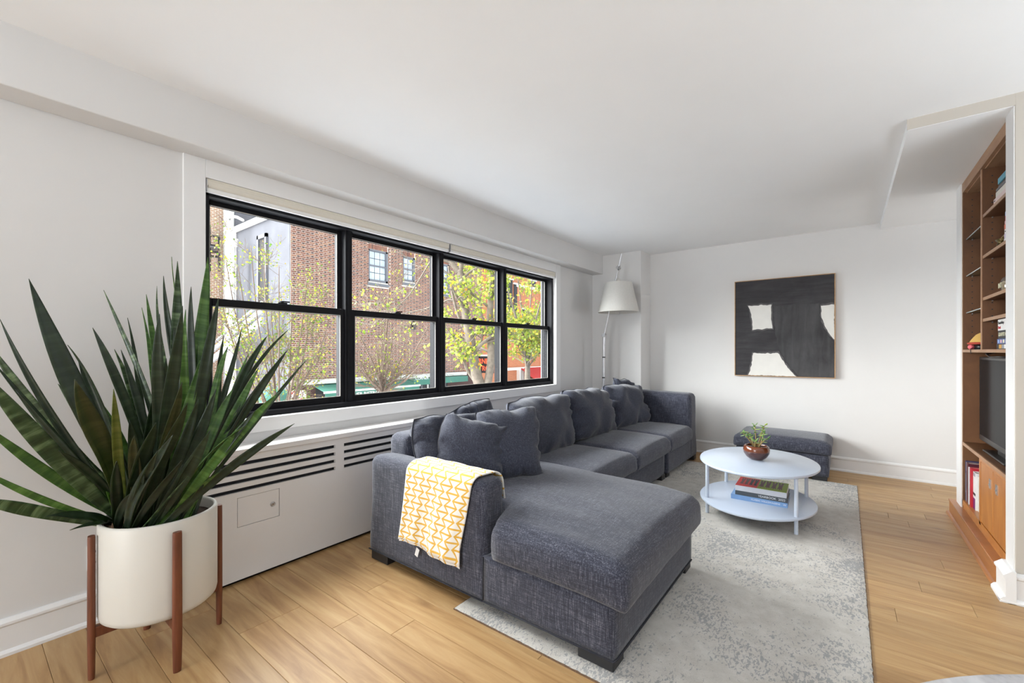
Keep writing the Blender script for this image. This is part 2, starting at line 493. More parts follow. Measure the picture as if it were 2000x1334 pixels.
# window casing (flat white boards)
cas = thing('trim_4', (XW, 2.6, 0.8), None, None, kind='structure')
XC = -2.730
for nm, b in (('casing_board', (XW - 0.01, XC, 0.738, WY0, 0.775, 2.286)), ('casing_board', (XW - 0.01, XC, WY1, 4.501, 0.775, 2.286)),
              ('casing_board', (XW - 0.01, XC, WY0, WY1, WZ1, 2.286)), ('casing_board', (XW - 0.01, XC + 0.004, WY0, WY1, 0.775, WZ0))):
    obj(nm, bbox(*b, 0.002, 1), 'trim', cas)
obj('reveal', join(box(-2.95, XW, WY0 - 0.005, WY0 + 0.001, WZ0, WZ1), box(-2.95, XW, WY1 - 0.001, WY1 + 0.004, WZ0, WZ1),
                   box(-2.95, XW + 0.002, WY0, WY1, WZ0 - 0.01, WZ0 + 0.001), box(-2.95, XW, WY0, WY1, WZ1 - 0.001, WZ1 + 0.01)), 'trim', cas)

# glass: clear, with a slight reflection at grazing angles
g = NT('window_glass')
tr = g.add('ShaderNodeBsdfTransparent'); gl = g.add('ShaderNodeBsdfGlossy'); mx = g.add('ShaderNodeMixShader'); fr = g.add('ShaderNodeFresnel')
tr.inputs[0].default_value = (0.97, 0.98, 0.97, 1); gl.inputs['Roughness'].default_value = 0.02; fr.inputs['IOR'].default_value = 1.25
geo = g.add('ShaderNodeNewGeometry'); g.link(g.math('MULTIPLY', fr.outputs[0], g.math('SUBTRACT', 1.0, geo.outputs['Backfacing'])), mx.inputs[0]); g.link(tr.outputs[0], mx.inputs[1]); g.link(gl.outputs[0], mx.inputs[2]); g.link(mx.outputs[0], g.out.inputs[0])
M['glass'] = g.m

win = thing('window_1', (-2.85, 2.6, WZ0), None, None, kind='structure')
XF0, XF1 = -2.775, -2.925
obj('frame', join(bbox(XF1, XF0, WY0 + 0.001, WY0 + 0.030, WZ0 + 0.001, 2.19, 0.003, 1), bbox(XF1, XF0, WY1 - 0.030, WY1 - 0.001, WZ0 + 0.001, 2.19, 0.003, 1),
                  bbox(XF1, XF0, WY0, WY1, 2.105, 2.187, 0.003, 1), bbox(XF1, XF0, WY0, WY1, WZ0 + 0.001, WZ0 + 0.034, 0.003, 1),
                  box(XF1, XF1 + 0.03, WY0, WY1, WZ0, WZ0 + 0.05)), 'black_frame', win)
UW = (WY1 - WY0) / 4
for k in range(1, 4):
    yc = WY0 + UW * k
    mu = obj('mullion', join(bbox(XF1, -2.80, yc - 0.026, yc + 0.026, WZ0 + 0.03, 2.11, 0.003, 1), box(-2.80, -2.792, yc - 0.010, yc + 0.010, WZ0 + 0.03, 2.11)), 'black_frame', win)
ZM = 1.527
for k in range(4):
    ya, yb = WY0 + UW * k + 0.026, WY0 + UW * (k + 1) - 0.026
    for low in (True, False):
        if low: xa, xb, za, zb = -2.852, -2.815, WZ0 + 0.030, ZM + 0.022
        else: xa, xb, za, zb = -2.895, -2.858, ZM - 0.022, 2.112
        st = 0.030; bt = 0.045 if low else 0.044; tp = 0.044 if low else 0.030
        s = obj('sash', join(bbox(xa, xb, ya, ya + st, za, zb, 0.003, 1), bbox(xa, xb, yb - st, yb, za, zb, 0.003, 1),
                             bbox(xa, xb, ya + st, yb - st, za, za + bt, 0.003, 1), bbox(xa, xb, ya + st, yb - st, zb - tp, zb, 0.003, 1)), 'black_frame', win)
        xm = (xa + xb) / 2
        obj('pane', box(xm - 0.002, xm + 0.002, ya + st - 0.004, yb - st + 0.004, za + bt - 0.004, zb - tp + 0.004), 'glass', s)
        bd = 0.004
        obj('glazing_bead', join(box(xb - 0.004, xb + 0.0006, yb - st - bd, yb - st, za + bt, zb - tp), box(xb - 0.004, xb + 0.0006, ya + st, ya + st + bd, za + bt, zb - tp),
                                 box(xb - 0.004, xb + 0.0006, ya + st, yb - st, za + bt, za + bt + bd), box(xb - 0.004, xb + 0.0006, ya + st, yb - st, zb - tp - bd, zb - tp)), 'frame_edge', s)
        if low:
            ym = (ya + yb) / 2
            obj('sash_lock', join(bbox(-2.856, -2.822, ym - 0.028, ym + 0.028, zb, zb + 0.010, 0.003), tube([(-2.84, ym, zb + 0.008), (-2.84, ym, zb + 0.018)], 0.012, 12),
                                  bbox(-2.836, -2.826, ym - 0.005, ym + 0.045, zb + 0.012, zb + 0.020, 0.002)), 'black_frame', s)
# two roller blinds tucked under the head
for (a, b, lab) in ((WY0 + 0.004, 2.655, 'long cream roller blind rolled up over the left three window panes'), (2.665, WY1 - 0.004, 'shorter cream roller blind rolled up over the right window panes, next to the floor lamp')):
    t = thing('roller_blind', (-2.76, (a + b) / 2, 2.14), lab, 'blind', 'rolled-up window blinds')
    obj('fascia', join(bbox(-2.768, -2.738, a, b, 2.150, 2.184, 0.004), bbox(-2.772, -2.736, a, b, 2.178, 2.187, 0.002)), 'blind', t)
    obj('roll', tube([(-2.757, a + 0.01, 2.157), (-2.757, b - 0.01, 2.157)], 0.021, 20), 'blind', t, smooth=True, angle=40)
    obj('hem_bar', bbox(-2.764, -2.744, a + 0.004, b - 0.004, 2.116, 2.140, 0.004), 'blind_white', t)
    for ye in (a, b - 0.006): obj('end_bracket', bbox(-2.772, -2.736, ye, ye + 0.006, 2.12, 2.187, 0.001, 1), 'chrome', t)
# beaded chain hanging at the left end is only a thread: part of the long blind
# ---------------------------------------------------------------- radiator cover
RX = -2.577; RY0, RY1, RZ = 0.70, 2.39, 0.722
rc = thing('radiator_cover', (RX, 1.5, 0.0), 'long white radiator cover with slotted grille under the window', 'radiator cover')
slots = []
for (a, b) in ((0.78, 1.496), (1.556, 2.33)):
    for k in range(4):
        zt = 0.653 - k * 0.0465; slots.append((a, b, zt - 0.021, zt))
dy0, dy1, dz0, dz1 = 0.934, 1.153, 0.304, 0.463
holes = slots + [(dy0, dy1, dz0, dz1)]
ysx = sorted({RY0, RY1} | {v for h in holes for v in h[:2]}); zsx = sorted({0.022, 0.690} | {v for h in holes for v in h[2:]})
fr_parts = []
for i in range(len(ysx) - 1):
    for j in range(len(zsx) - 1):
        yc, zc = (ysx[i] + ysx[i + 1]) / 2, (zsx[j] + zsx[j + 1]) / 2
        if any(h[0] < yc < h[1] and h[2] < zc < h[3] for h in holes): continue
        fr_parts.append(box(RX - 0.018, RX, ysx[i], ysx[i + 1], zsx[j], zsx[j + 1]))
bm = bmesh.new(); V, Fc = join(*fr_parts); bv = [bm.verts.new(p) for p in V]
for q in Fc: bm.faces.new([bv[i] for i in q])
bmesh.ops.remove_doubles(bm, verts=bm.verts, dist=1e-5)
bm.faces.ensure_lookup_table(); seen = {}
for fc in bm.faces: seen.setdefault(tuple(sorted(v.index for v in fc.verts)), []).append(fc)
bm.verts.index_update(); seen = {}
for fc in bm.faces: seen.setdefault(tuple(sorted(v.index for v in fc.verts)), []).append(fc)
bmesh.ops.delete(bm, geom=[x for v in seen.values() if len(v) > 1 for x in v], context='FACES')
bm.verts.index_update()
obj('front_panel', ([tuple(v.co) for v in bm.verts], [tuple(v.index for v in f.verts) for f in bm.faces]), 'radiator', rc); bm.free()
obj('top_board', bbox(XW + 0.002, RX + 0.010, RY0, RY1 + 0.006, 0.690, RZ, 0.004), 'radiator', rc)
obj('end_panel', box(XW + 0.002, RX, RY0, RY0 + 0.018, 0.022, 0.69), 'radiator', rc)
obj('end_panel', box(XW + 0.002, RX, RY1 - 0.018, RY1, 0.022, 0.69), 'radiator', rc)
obj('inner_lining', join(box(XW + 0.002, XW + 0.02, RY0 + 0.02, RY1 - 0.02, 0.0, 0.685), box(XW + 0.02, RX - 0.03, RY0 + 0.02, RY1 - 0.02, 0.0, 0.02)), 'dark_gap', rc)
obj('grille_mesh', box(RX - 0.040, RX - 0.036, RY0 + 0.02, RY1 - 0.02, 0.45, 0.685), 'dark_gap', rc)
d = obj('access_door', bbox(RX - 0.018, RX - 0.001, dy0 + 0.002, dy1 - 0.002, dz0 + 0.002, dz1 - 0.002, 0.001, 1), 'radiator', rc)
ly, lz = 1.116, 0.382
obj('lock', xf(lathe([(0.0145, 0), (0.0145, 0.003), (0.012, 0.005), (0.010, 0.004), (0.008, 0.006), (0.002, 0.006)], 20), Matrix.Translation((RX - 0.001, ly, lz)) @ Matrix.Rotation(pi / 2, 4, 'Y')), 'chrome', d, smooth=True, angle=30)
obj('keyhole', box(RX + 0.003, RX + 0.0056, ly - 0.001, ly + 0.001, lz - 0.004, lz + 0.004), 'black_plastic', d)
obj('toe_gap', box(RX - 0.05, RX - 0.03, RY0 + 0.01, RY1 - 0.01, 0.0, 0.03), 'dark_gap', rc)
# wall socket low on the window wall, left of the radiator cover
so = thing('wall_socket', (XW, 0.413, 0.27), 'white wall socket low on the wall behind the planter', 'socket')
obj('plate', bbox(XW, XW + 0.006, 0.378, 0.448, 0.245, 0.36, 0.002), 'trim', so)
for zz in (0.279, 0.328):
    ou = obj('outlet', bbox(XW + 0.004, XW + 0.008, 0.396, 0.430, zz - 0.016, zz + 0.016, 0.001, 1), 'trim', so)
    for yy in (0.406, 0.420): obj('slot', box(XW + 0.007, XW + 0.0085, yy - 0.001, yy + 0.001, zz - 0.005, zz + 0.005), 'black_plastic', ou)

# ================================================================ RUG
n = NT('distressed_rug'); v = n.coord('Object')
big = n.noise(v, 1.9, 3, 0.55, 0.2)
v2 = n.coord('Object', (1.0, 0.5, 1.0)); spk = n.noise(v2, 100, 3, 0.6, 0.6); v3 = n.coord('Object'); pile = n.noise(v3, 420, 2, 0.6)
mid = n.noise(v3, 9.0, 4, 0.6, 0.5)
thr = n.math('MULTIPLY_ADD', big, -0.80, 1.0)
thr = n.math('MULTIPLY_ADD', mid, -0.30, n.math('ADD', thr, 0.13))
mask = n.math('SUBTRACT', spk, thr)
mask = n.ramp(n.math('MULTIPLY_ADD', mask, 6.0, 0.40), [(0.35, (0, 0, 0)), (0.65, (1, 1, 1))])
base = n.ramp(n.noise(v3, 16, 4, 0.6), [(0.3, srgb(206, 201, 193)), (0.7, srgb(226, 222, 215))])
col = n.mix(n.math('MULTIPLY', mask, 0.5), base, srgb(108, 117, 130))
col = n.mix(n.math('MULTIPLY', pile, 0.30), col, srgb(134, 126, 116))
n.color(col); n.rough(1.0); n.b.inputs['Specular IOR Level'].default_value = 0.1
n.bump(n.math('MULTIPLY_ADD', n.noise(v3, 170, 3, 0.7), 0.8, n.math('MULTIPLY', pile, 0.5)), 0.8, 0.006)
M['rug'] = n.m
M['rug_edge'] = plain('rug_binding', srgb(112, 88, 68), 0.95, var=0.3, scale=120)
RX0, RX1, RY_0, RY_1 = -1.50, 0.082, 1.487, 5.108
rug = thing('area_rug', (-0.7, 3.3, 0), 'pale grey beige distressed rug under the coffee table', 'rug')
nx, ny = 80, 180; V = []; Fc = []
for i in range(nx + 1):
    for j in range(ny + 1):
        x = RX0 + (RX1 - RX0) * i / nx; y = RY_0 + (RY_1 - RY_0) * j / ny
        e = min(x - RX0, RX1 - x, y - RY_0, RY_1 - y)
        z = 0.013 * min(1, 0.55 + e / 0.02 * 0.45) + 0.0012 * noise.noise(Vector((x * 60, y * 60, 0)))
        if i in (0, nx): x += 0.004 * noise.noise(Vector((0, y * 55, i)))
        if j in (0, ny): y += 0.004 * noise.noise(Vector((x * 55, 0, j)))
        V.append((x, y, z))
for i in range(nx):
    for j in range(ny):
        a = i * (ny + 1) + j; Fc.append((a, a + ny + 1, a + ny + 2, a + 1))
obj('pile', (V, Fc), 'rug', rug, smooth=True)
obj('backing', box(RX0 - 0.003, RX1 + 0.003, RY_0 - 0.003, RY_1 + 0.003, 0.0005, 0.006), 'rug_edge', rug)

# ================================================================ SOFA
ZR = 0.0
sofa = thing('sectional_sofa', (-1.8, 3.3, 0), 'charcoal grey linen sectional sofa with a chaise, along the window', 'sofa')
def ublock(name, x0, x1, y0, y1, z0, z1, r=0.03, crown=0.0, nz=0.004, seed=0.0, n=(16, 16, 6), mat='sofa', bulge=0.0, parent=None):
    m = soft_box(x1 - x0, y1 - y0, z1 - z0, r, n, crown, 0, nz, 3.0, seed, bulge)
    m = xf(m, Matrix.Translation(((x0 + x1) / 2, (y0 + y1) / 2, z0)))
    return obj(name, m, mat, parent or sofa, smooth=True)
SY = 1.545
# bases
cb = ublock('base', -1.372, -0.700, SY, 2.60, 0.052, 0.278, 0.010, 0, 0.003, 1, (12, 16, 6))
ublock('base', -2.270, -1.395, SY + 0.16, 4.245, 0.052, 0.275, 0.010, 0, 0.003, 2, (14, 36, 6))
ublock('base', -2.270, -1.375, 4.255, 5.08, 0.052, 0.270, 0.010, 0, 0.003, 3, (14, 14, 6))
# near arm (low) with its outer panel reaching the floor, far arm (tall), back
ublock('arm', -2.285, -1.360, SY, SY + 0.165, 0.052, 0.622, 0.045, 0.010, 0.005, 4, (24, 8, 16))
ublock('arm', -2.250, -1.375, 5.045, 5.300, 0.052, 0.768, 0.055, 0.012, 0.006, 5, (22, 10, 16))
ublock('back', -2.285, -2.085, 1.68, 4.25, 0.052, 0.742, 0.05, 0.0, 0.006, 6, (8, 40, 14))
ublock('back', -2.285, -2.085, 4.26, 5.16, 0.052, 0.748, 0.05, 0.0, 0.006, 7, (8, 16, 14))
# seat cushions: the chaise cushion wraps round the end of the near arm
def chaise_cushion():
    bm = bmesh.new()
    nx_, ny_, nz_ = 44, 36, 10
    x0, x1, y0, y1, z0, z1 = -2.08, -0.655, 1.535, 2.600, 0.276, 0.452
    xa, ya = -1.335, 1.722     # arm notch
    m = soft_box(x1 - x0, y1 - y0, z1 - z0, 0.055, (nx_, ny_, nz_), 0.045, 0, 0.007, 2.4, 11.0, 0.012)
    V = []
    for p in m[0]:
        x, y, z = p[0] + (x0 + x1) / 2, p[1] + (y0 + y1) / 2, p[2] + z0
        # pull the part behind the arm back to the arm's inner face, smooth corner
        t = max(0.0, min(1.0, (xa + 0.03 - x) / 0.07)); t = t * t * (3 - 2 * t)
        f = max(0.0, (y1 - y) / (y1 - y0))
        y = y1 - (y1 - y) * (1 - t * (ya - y0) / (y1 - y0))
        # slight droop and fold marks on the outer end
        z -= 0.020 * max(0, (x + 1.0) / 0.4) ** 2 if x > -1.0 else 0
        z += 0.004 * noise.noise(Vector((x * 3, y * 11, 2.0)))
        V.append((x, y, z))
    return V, m[1]
ch = obj('seat_cushion', chaise_cushion(), 'sofa', sofa, smooth=True)
ublock('seat_cushion', -2.08, -1.350, 2.615, 3.418, 0.268, 0.418, 0.05, 0.040, 0.008, 13, (22, 24, 8), 'sofa', 0.012)
ublock('seat_cushion', -2.08, -1.345, 3.424, 4.262, 0.268, 0.420, 0.05, 0.042, 0.008, 14, (22, 24, 8), 'sofa', 0.012)
ublock('seat_cushion', -2.08, -1.350, 4.268, 5.042, 0.264, 0.418, 0.05, 0.036, 0.008, 15, (22, 22, 8), 'sofa', 0.010)
# welt cords along the bottom edge and up the seams
obj('welt', tube([(-2.283, SY - 0.001, 0.060), (-1.37, SY - 0.001, 0.060)], 0.004, 6), 'piping', sofa, smooth=True)
obj('welt', tube([(-1.366, SY - 0.002, 0.062), (-0.702, SY - 0.002, 0.062), (-0.697, SY + 0.02, 0.062), (-0.697, 2.58, 0.062)], 0.004, 6), 'piping', sofa, smooth=True)
obj('welt', tube([(-1.366, SY - 0.001, 0.06), (-1.366, SY - 0.001, 0.272)], 0.0035, 6), 'piping', sofa, smooth=True)
# block feet
for (x, y) in ((-2.272, 1.553), (-0.862, 1.553), (-0.815, 2.49), (-1.52, 2.80), (-1.50, 4.14), (-1.50, 4.27), (-1.48, 5.16), (-2.25, 4.9)):
    wx = 0.155 if y < 2.4 else 0.11
    on_rug = x > -1.5
    obj('leg', bbox(x, x + wx, y, y + 0.10, 0.012 if on_rug else 0.0, 0.06, 0.003, 1), 'leg_black', sofa)

# ---------------------------------------------------------------- loose cushions
def cushion(label, c, w, h, t, face, tilt=0.2, roll=0.0, seed=0.0, pinch=0.07, nz=0.012, fold=0.03, group=None, name='sofa_cushion'):
    """c: centre; face: heading of the cushion's front in plan (radians, 0 = +x); tilt: leaning back"""
    R = Matrix.Rotation(face + pi / 2, 4, 'Z') @ Matrix.Rotation(-tilt, 4, 'X') @ Matrix.Rotation(roll, 4, 'Y')
    m, rim = pillow(w, h, t, 26, pinch, nz, seed, fold)
    low = min((R @ Vector(p)).z for p in m[0])
    t_ = thing(name, (c[0], c[1], c[2] + low), label, 'cushion', group)
    T = Matrix.Translation(c) @ R
    obj('cover', xf(m, T), 'sofa_soft', t_, smooth=True)
    rp = [tuple(T @ Vector(p)) for p in rim]; rp.append(rp[0])
    obj('seam', tube(rp, 0.0035, 5, False), 'piping', t_, smooth=True)
    return t_
gB = 'back cushions on the sofa'
cushion('wide back cushion in the middle of the sofa, nearest the chaise', (-1.99, 3.00, 0.635), 0.88, 0.49, 0.27, 0.0, 0.24, 0.0, 1.0, 0.04, 0.018, 0.06, gB)
cushion('second wide back cushion, between the middle and the far cushion', (-1.98, 3.80, 0.645), 0.84, 0.51, 0.27, 0.0, 0.24, 0.03, 2.0, 0.04, 0.02, 0.07, gB)
cushion('far back cushion tucked against the tall far arm', (-1.96, 4.62, 0.645), 0.78, 0.50, 0.27, -0.12, 0.25, 0.02, 3.0, 0.05, 0.022, 0.08, gB)
cushion('crumpled cushion peeking up behind the far back cushion', (-2.10, 4.93, 0.70), 0.50, 0.46, 0.14, -0.1, 0.12, 0.15, 4.0, 0.06, 0.03, 0.08, gB)
cushion('slumped back cushion at the chaise end, beside the radiator cover', (-2.00, 1.99, 0.640), 0.66, 0.42, 0.22, 0.0, 0.28, 0.06, 5.0, 0.05, 0.024, 0.07, gB)
cushion('rumpled cushion top showing behind the two scatter cushions', (-2.05, 2.20, 0.640), 0.46, 0.50, 0.18, -0.05, 0.15, -0.08, 6.0, 0.06, 0.03, 0.09, gB)
gS = 'scatter cushions on the chaise'
cushion('square scatter cushion leaning behind the patterned throw', (-1.775, 1.905, 0.655), 0.43, 0.41, 0.22, -0.80, 0.42, 0.16, 7.0, 0.06, 0.020, 0.06, gS)
cushion('plump scatter cushion at the right of the pair, leaning over the chaise seat', (-1.675, 2.130, 0.672), 0.45, 0.47, 0.24, -0.45, 0.40, 0.08, 8.0, 0.06, 0.020, 0.06, gS)

# ---------------------------------------------------------------- throw with a zigzag print
n = NT('zigzag_throw')
uvn = n.add('ShaderNodeUVMap'); sp = n.add('ShaderNodeSeparateXYZ'); n.link(uvn.outputs[0], sp.inputs[0])
U = n.math('DIVIDE', sp.outputs[0], 0.115); Vv = n.math('DIVIDE', sp.outputs[1], 0.068)
fu = n.math('FRACT', U); fv = n.math('FRACT', Vv)
ua = n.math('MULTIPLY', n.math('ABSOLUTE', n.math('SUBTRACT', fu, 0.5)), 2.0)      # 0 centre .. 1 edge
tv = n.math('MULTIPLY', n.math('ABSOLUTE', n.math('SUBTRACT', fv, 0.5)), 2.0)      # 0..1..0
zig = n.math('MULTIPLY_ADD', tv, 0.66, 0.17)
l1 = n.math('LESS_THAN', n.math('ABSOLUTE', n.math('SUBTRACT', ua, zig)), 0.105)
bar1 = n.math('MULTIPLY', n.math('GREATER_THAN', tv, 0.86), n.math('LESS_THAN', ua, zig))
bar2 = n.math('MULTIPLY', n.math('LESS_THAN', tv, 0.14), n.math('GREATER_THAN', ua, zig))
mk = n.math('MAXIMUM', l1, n.math('MAXIMUM', bar1, bar2))
n.color(n.mix(mk, srgb(236, 232, 224), srgb(222, 172, 62))); n.rough(0.95)
vv = n.coord('UV'); n.bump(n.noise(vv, 500, 2), 0.25, 0.002); n.b.inputs['Sheen Weight'].default_value = 0.3
M['throw'] = n.m
def throw_mesh():
    prof = []                                   # (y, z) along the drape, from behind the arm over the top and down
    yb, yf, zt, r = SY + 0.165, SY, 0.636, 0.045
    prof.append((yb + 0.014, 0.50)); prof.append((yb + 0.013, zt - r))
    for k in range(1, 7):
        a = pi / 2 * k / 6; prof.append((yb - r + (r + 0.012) * cos(a), zt - r + (r + 0.006) * sin(a)))
    for k in range(1, 7):
        a = pi / 2 + pi / 2 * k / 6; prof.append((yf + r + (r + 0.012) * cos(a), zt - r + (r + 0.006) * sin(a)))
    zb = 0.215
    for k in range(1, 25): prof.append((yf - 0.013 - 0.012 * (k / 24) ** 2, zt - r - (zt - r - zb) * k / 24))
    L = [0.0]
    for a, b in zip(prof, prof[1:]): L.append(L[-1] + math.hypot(b[0] - a[0], b[1] - a[1]))
    ns = 48; V, Fc, uv = [], [], []
    layers = ((0.0, 1.0, 0.0), )
    for i in range(ns + 1):
        s = i / ns
        for j, (y, z) in enumerate(prof):
            t = L[j] / L[-1]
            xl = -1.90 - 0.045 * t * t; xr = -1.375 - 0.125 * min(1, t * 1.1) ** 1.2
            x = xl + (xr - xl) * s
            hang = max(0, (t - 0.35) / 0.65)
            yy = y - hang * (0.010 + 0.012 * sin(s * 9.5 + 1.0) + 0.006 * sin(s * 21 + t * 3))
            zz = z + (0.006 * noise.noise(Vector((s * 5, t * 5, 0.3))) if t < 0.4 else 0)
            if t > 0.93: zz += 0.012 * sin(s * 7 + 0.5) * (t - 0.93) / 0.07 - 0.035 * max(0, s - 0.75) / 0.25 * (t - 0.93) / 0.07
            V.append((x, min(yy, y), zz)); uv.append((s * 0.52, L[j] + 0.02))
    m = len(prof)
    for i in range(ns):
        for j in range(m - 1):
            a = i * m + j; Fc.append((a, a + 1, a + m + 1, a + m))
    return V, Fc, uv
V, Fc, uv = throw_mesh()
th = thing('throw_blanket', (-1.7, 1.53, 0.2), 'white throw with yellow zigzag print draped over the sofa arm', 'blanket')
cl = obj('cloth', (V, Fc), 'throw', th, smooth=True, uv=uv)
so_ = cl.modifiers.new('thickness', 'SOLIDIFY'); so_.thickness = 0.006; so_.offset = 0.0
# second folded layer showing under the hem
nr = len(V) // 49
obj('under_layer', ([(p[0] - 0.004, min(p[1] + 0.007, SY - 0.006), p[2] - 0.014) for p in V], [q for q in Fc if (q[0] % nr) > nr - 8]), 'throw', th, smooth=True, uv=uv)
obj('care_tag', xf(box(-0.012, 0.012, -0.001, 0.001, -0.045, 0), Matrix.Translation((-1.80, SY - 0.03, 0.20)) @ Matrix.Rotation(0.35, 4, 'Y')), 'trim', th)

# ================================================================ OTTOMAN
ot = thing('ottoman', (-0.52, 5.32, 0), 'charcoal grey upholstered ottoman by the far wall, behind the coffee table', 'ottoman')
ublock('base', -0.925, -0.125, 5.06, 5.62, 0.05, 0.262, 0.022, 0, 0.003, 31, (16, 12, 6), 'sofa', 0, ot)
ublock('seat_cushion', -0.935, -0.112, 5.05, 5.63, 0.256, 0.385, 0.05, 0.032, 0.006, 32, (20, 16, 8), 'sofa', 0.010, ot)
for (x, y) in ((-0.91, 5.075), (-0.26, 5.075), (-0.91, 5.50), (-0.26, 5.50)):
    obj('leg', bbox(x, x + 0.12, y, y + 0.10, 0.013 if y < 5.1 else 0.0, 0.06, 0.003, 1), 'leg_black', ot)

# ================================================================ COFFEE TABLE
M['table_white'] = plain('pale_blue_white_lacquer', srgb(192, 202, 218), 0.28, var=0.01, coat=0.2)
M['table_leg'] = plain('pale_grey_powder_coat', srgb(196, 204, 218), 0.35)
ct = thing('coffee_table', (-0.538, 3.778, 0), 'oval pale blue white coffee table with a lower shelf', 'table')
obj('table_top', oval_slab(-0.538, 3.778, 0.397, 0.484, 0.398, 0.418), 'table_white', ct, smooth=True, angle=40)
obj('shelf', oval_slab(-0.545, 3.770, 0.388, 0.470, 0.112, 0.130), 'table_white', ct, smooth=True, angle=40)
for (x, y) in ((-0.842, 3.545), (-0.266, 3.490), (-0.240, 4.020), (-0.815, 4.075)):
    obj('leg', tube([(x, y, 0.0125), (x, y, 0.40)], 0.0125, 16), 'table_leg', ct, smooth=True, angle=40)
# ---- books on the lower shelf
M['paper'] = plain('book_pages', srgb(232, 228, 218), 0.9, var=0.05, scale=90)
def book(name, label, L, D, T, loc, rotz, cover, group, cat='book', pages='paper', spine_side=-1, parent_rot=None):
    """lying flat: spine along local x on the -y side; base at loc"""
    t = thing(name, loc, label, cat, group, rot=parent_rot or (0, 0, rotz))
    c = 0.003
    obj('cover', join(box(-L / 2, L / 2, -D / 2, D / 2, 0, c), box(-L / 2, L / 2, -D / 2, D / 2, T - c, T), box(-L / 2, L / 2, -D / 2, -D / 2 + c, c, T - c)), cover, t, local=True)
    obj('pages', box(-L / 2 + 0.004, L / 2 - 0.004, -D / 2 + c, D / 2 - 0.005, c, T - c), pages, t, local=True)
    return t
def lmat(name, c, rough=0.45): M[name] = plain(name, c, rough, var=0.05, scale=20); return name
lmat('cover_blue', srgb(122, 158, 204)); lmat('cover_darkgrey', srgb(72, 78, 84)); lmat('cover_pale', srgb(206, 208, 214))
lmat('print_white', srgb(232, 234, 238)); lmat('print_red', srgb(222, 52, 44)); lmat('print_lime', srgb(158, 176, 46)); lmat('print_black', srgb(26, 22, 22)); lmat('print_maroon', srgb(110, 62, 52)); lmat('cover_teal', srgb(70, 140, 160))
zb = 0.1303; rb = 0.03
b1 = book('book', 'blue photo book at the bottom of the pile under the coffee table', 0.365, 0.27, 0.034, (-0.515, 3.770, zb), rb, 'cover_blue', 'books on the coffee table shelf')
text('spine_title', 'CLASSIC VOLKSWAGENS', 0.0165, 'print_white', b1, Vector(b1.location) + Vector((0.045, -0.1356, 0.018)), (pi / 2, 0, 0), 0.0005)
text('spine_mark', 'W', 0.018, 'print_white', b1, Vector(b1.location) + Vector((0.165, -0.1356, 0.018)), (pi / 2, 0, 0), 0.0005)
b2 = book('book', 'dark grey book in the middle of the pile under the coffee table', 0.335, 0.265, 0.030, (-0.502, 3.775, zb + 0.0345), rb, 'cover_darkgrey', 'books on the coffee table shelf')
text('spine_title', 'YEARBOOK  2022', 0.022, 'print_white', b2, Vector(b2.location) + Vector((0.07, -0.1331, 0.015)), (pi / 2, 0, 0), 0.0005)
b3 = book('book', 'red and green lettered book on top of the pile under the coffee table', 0.330, 0.262, 0.040, (-0.505, 3.778, zb + 0.065), rb, 'cover_pale', 'books on the coffee table shelf')
zt = 0.0402
jk = obj('red_panel', box(-0.165, -0.022, -0.131, 0.131, 0.0385, zt), 'print_red', b3, local=True)
obj('lime_panel', box(-0.022, 0.165, -0.131, 0.131, 0.0385, zt), 'print_lime', b3, local=True)
rk = random.Random(3)
def zag(x0, x1, mat, n_, seed):
    q = random.Random(seed)
    for k in range(n_):
        a = x0 + (x1 - x0) * k / n_; b = a + (x1 - x0) / n_ * 0.86
        ya = -0.10; pts = [(a, 0.105), (a + (b - a) * 0.35, 0.105), (a + (b - a) * 0.5, 0.05 + q.uniform(-.02, .02)), (a + (b - a) * 0.65, 0.105), (b, 0.105), (b - 0.004, -0.02), (b, -0.085), (a + (b - a) * 0.6, -0.06), (a + (b - a) * 0.5, -0.105), (a + (b - a) * 0.3, -0.05), (a, -0.09), (a + 0.006, 0.0)]
        obj('letter', prism(pts, zt, zt + 0.0006), mat, b3, local=True)
zag(-0.145, -0.085, 'print_maroon', 2, 1); zag(-0.083, -0.026, 'print_black', 2, 2); zag(-0.016, 0.060, 'print_maroon', 2, 3); zag(0.062, 0.140, 'print_maroon', 2, 4)

# ---- jade plant in a brown bowl
n = NT('brown_glaze'); v = n.coord('Generated'); sp = n.add('ShaderNodeSeparateXYZ'); n.link(v, sp.inputs[0])
nf = n.noise(n.coord('Object'), 30, 3)
hh = n.math('MULTIPLY_ADD', nf, 0.05, sp.outputs[2])
n.color(n.ramp(hh, [(0.60, srgb(66, 36, 34)), (0.66, srgb(102, 52, 30))])); n.rough(0.16); n.b.inputs['Coat Weight'].default_value = 0.4
M['brown_glaze'] = n.m
M['soil'] = plain('potting_soil', srgb(62, 46, 36), 1.0, var=0.5, scale=90, bump=0.8, bscale=200)
M['jade_stem'] = plain('jade_stem', srgb(150, 130, 84), 0.6, var=0.15, scale=40)
n = NT('jade_leaf'); oi = n.add('ShaderNodeObjectInfo')
n.color(n.ramp(oi.outputs['Random'], [(0.0, srgb(70, 112, 52)), (0.45, srgb(112, 148, 82)), (0.8, srgb(150, 178, 112)), (1.0, srgb(168, 190, 60))])); n.rough(0.3)
M['jade_leaf'] = n.m
px0, py0, pz0 = -0.545, 3.785, 0.418
jp = thing('potted_jade_plant', (px0, py0, pz0), 'small jade plant in a glossy brown bowl on the coffee table', 'plant')
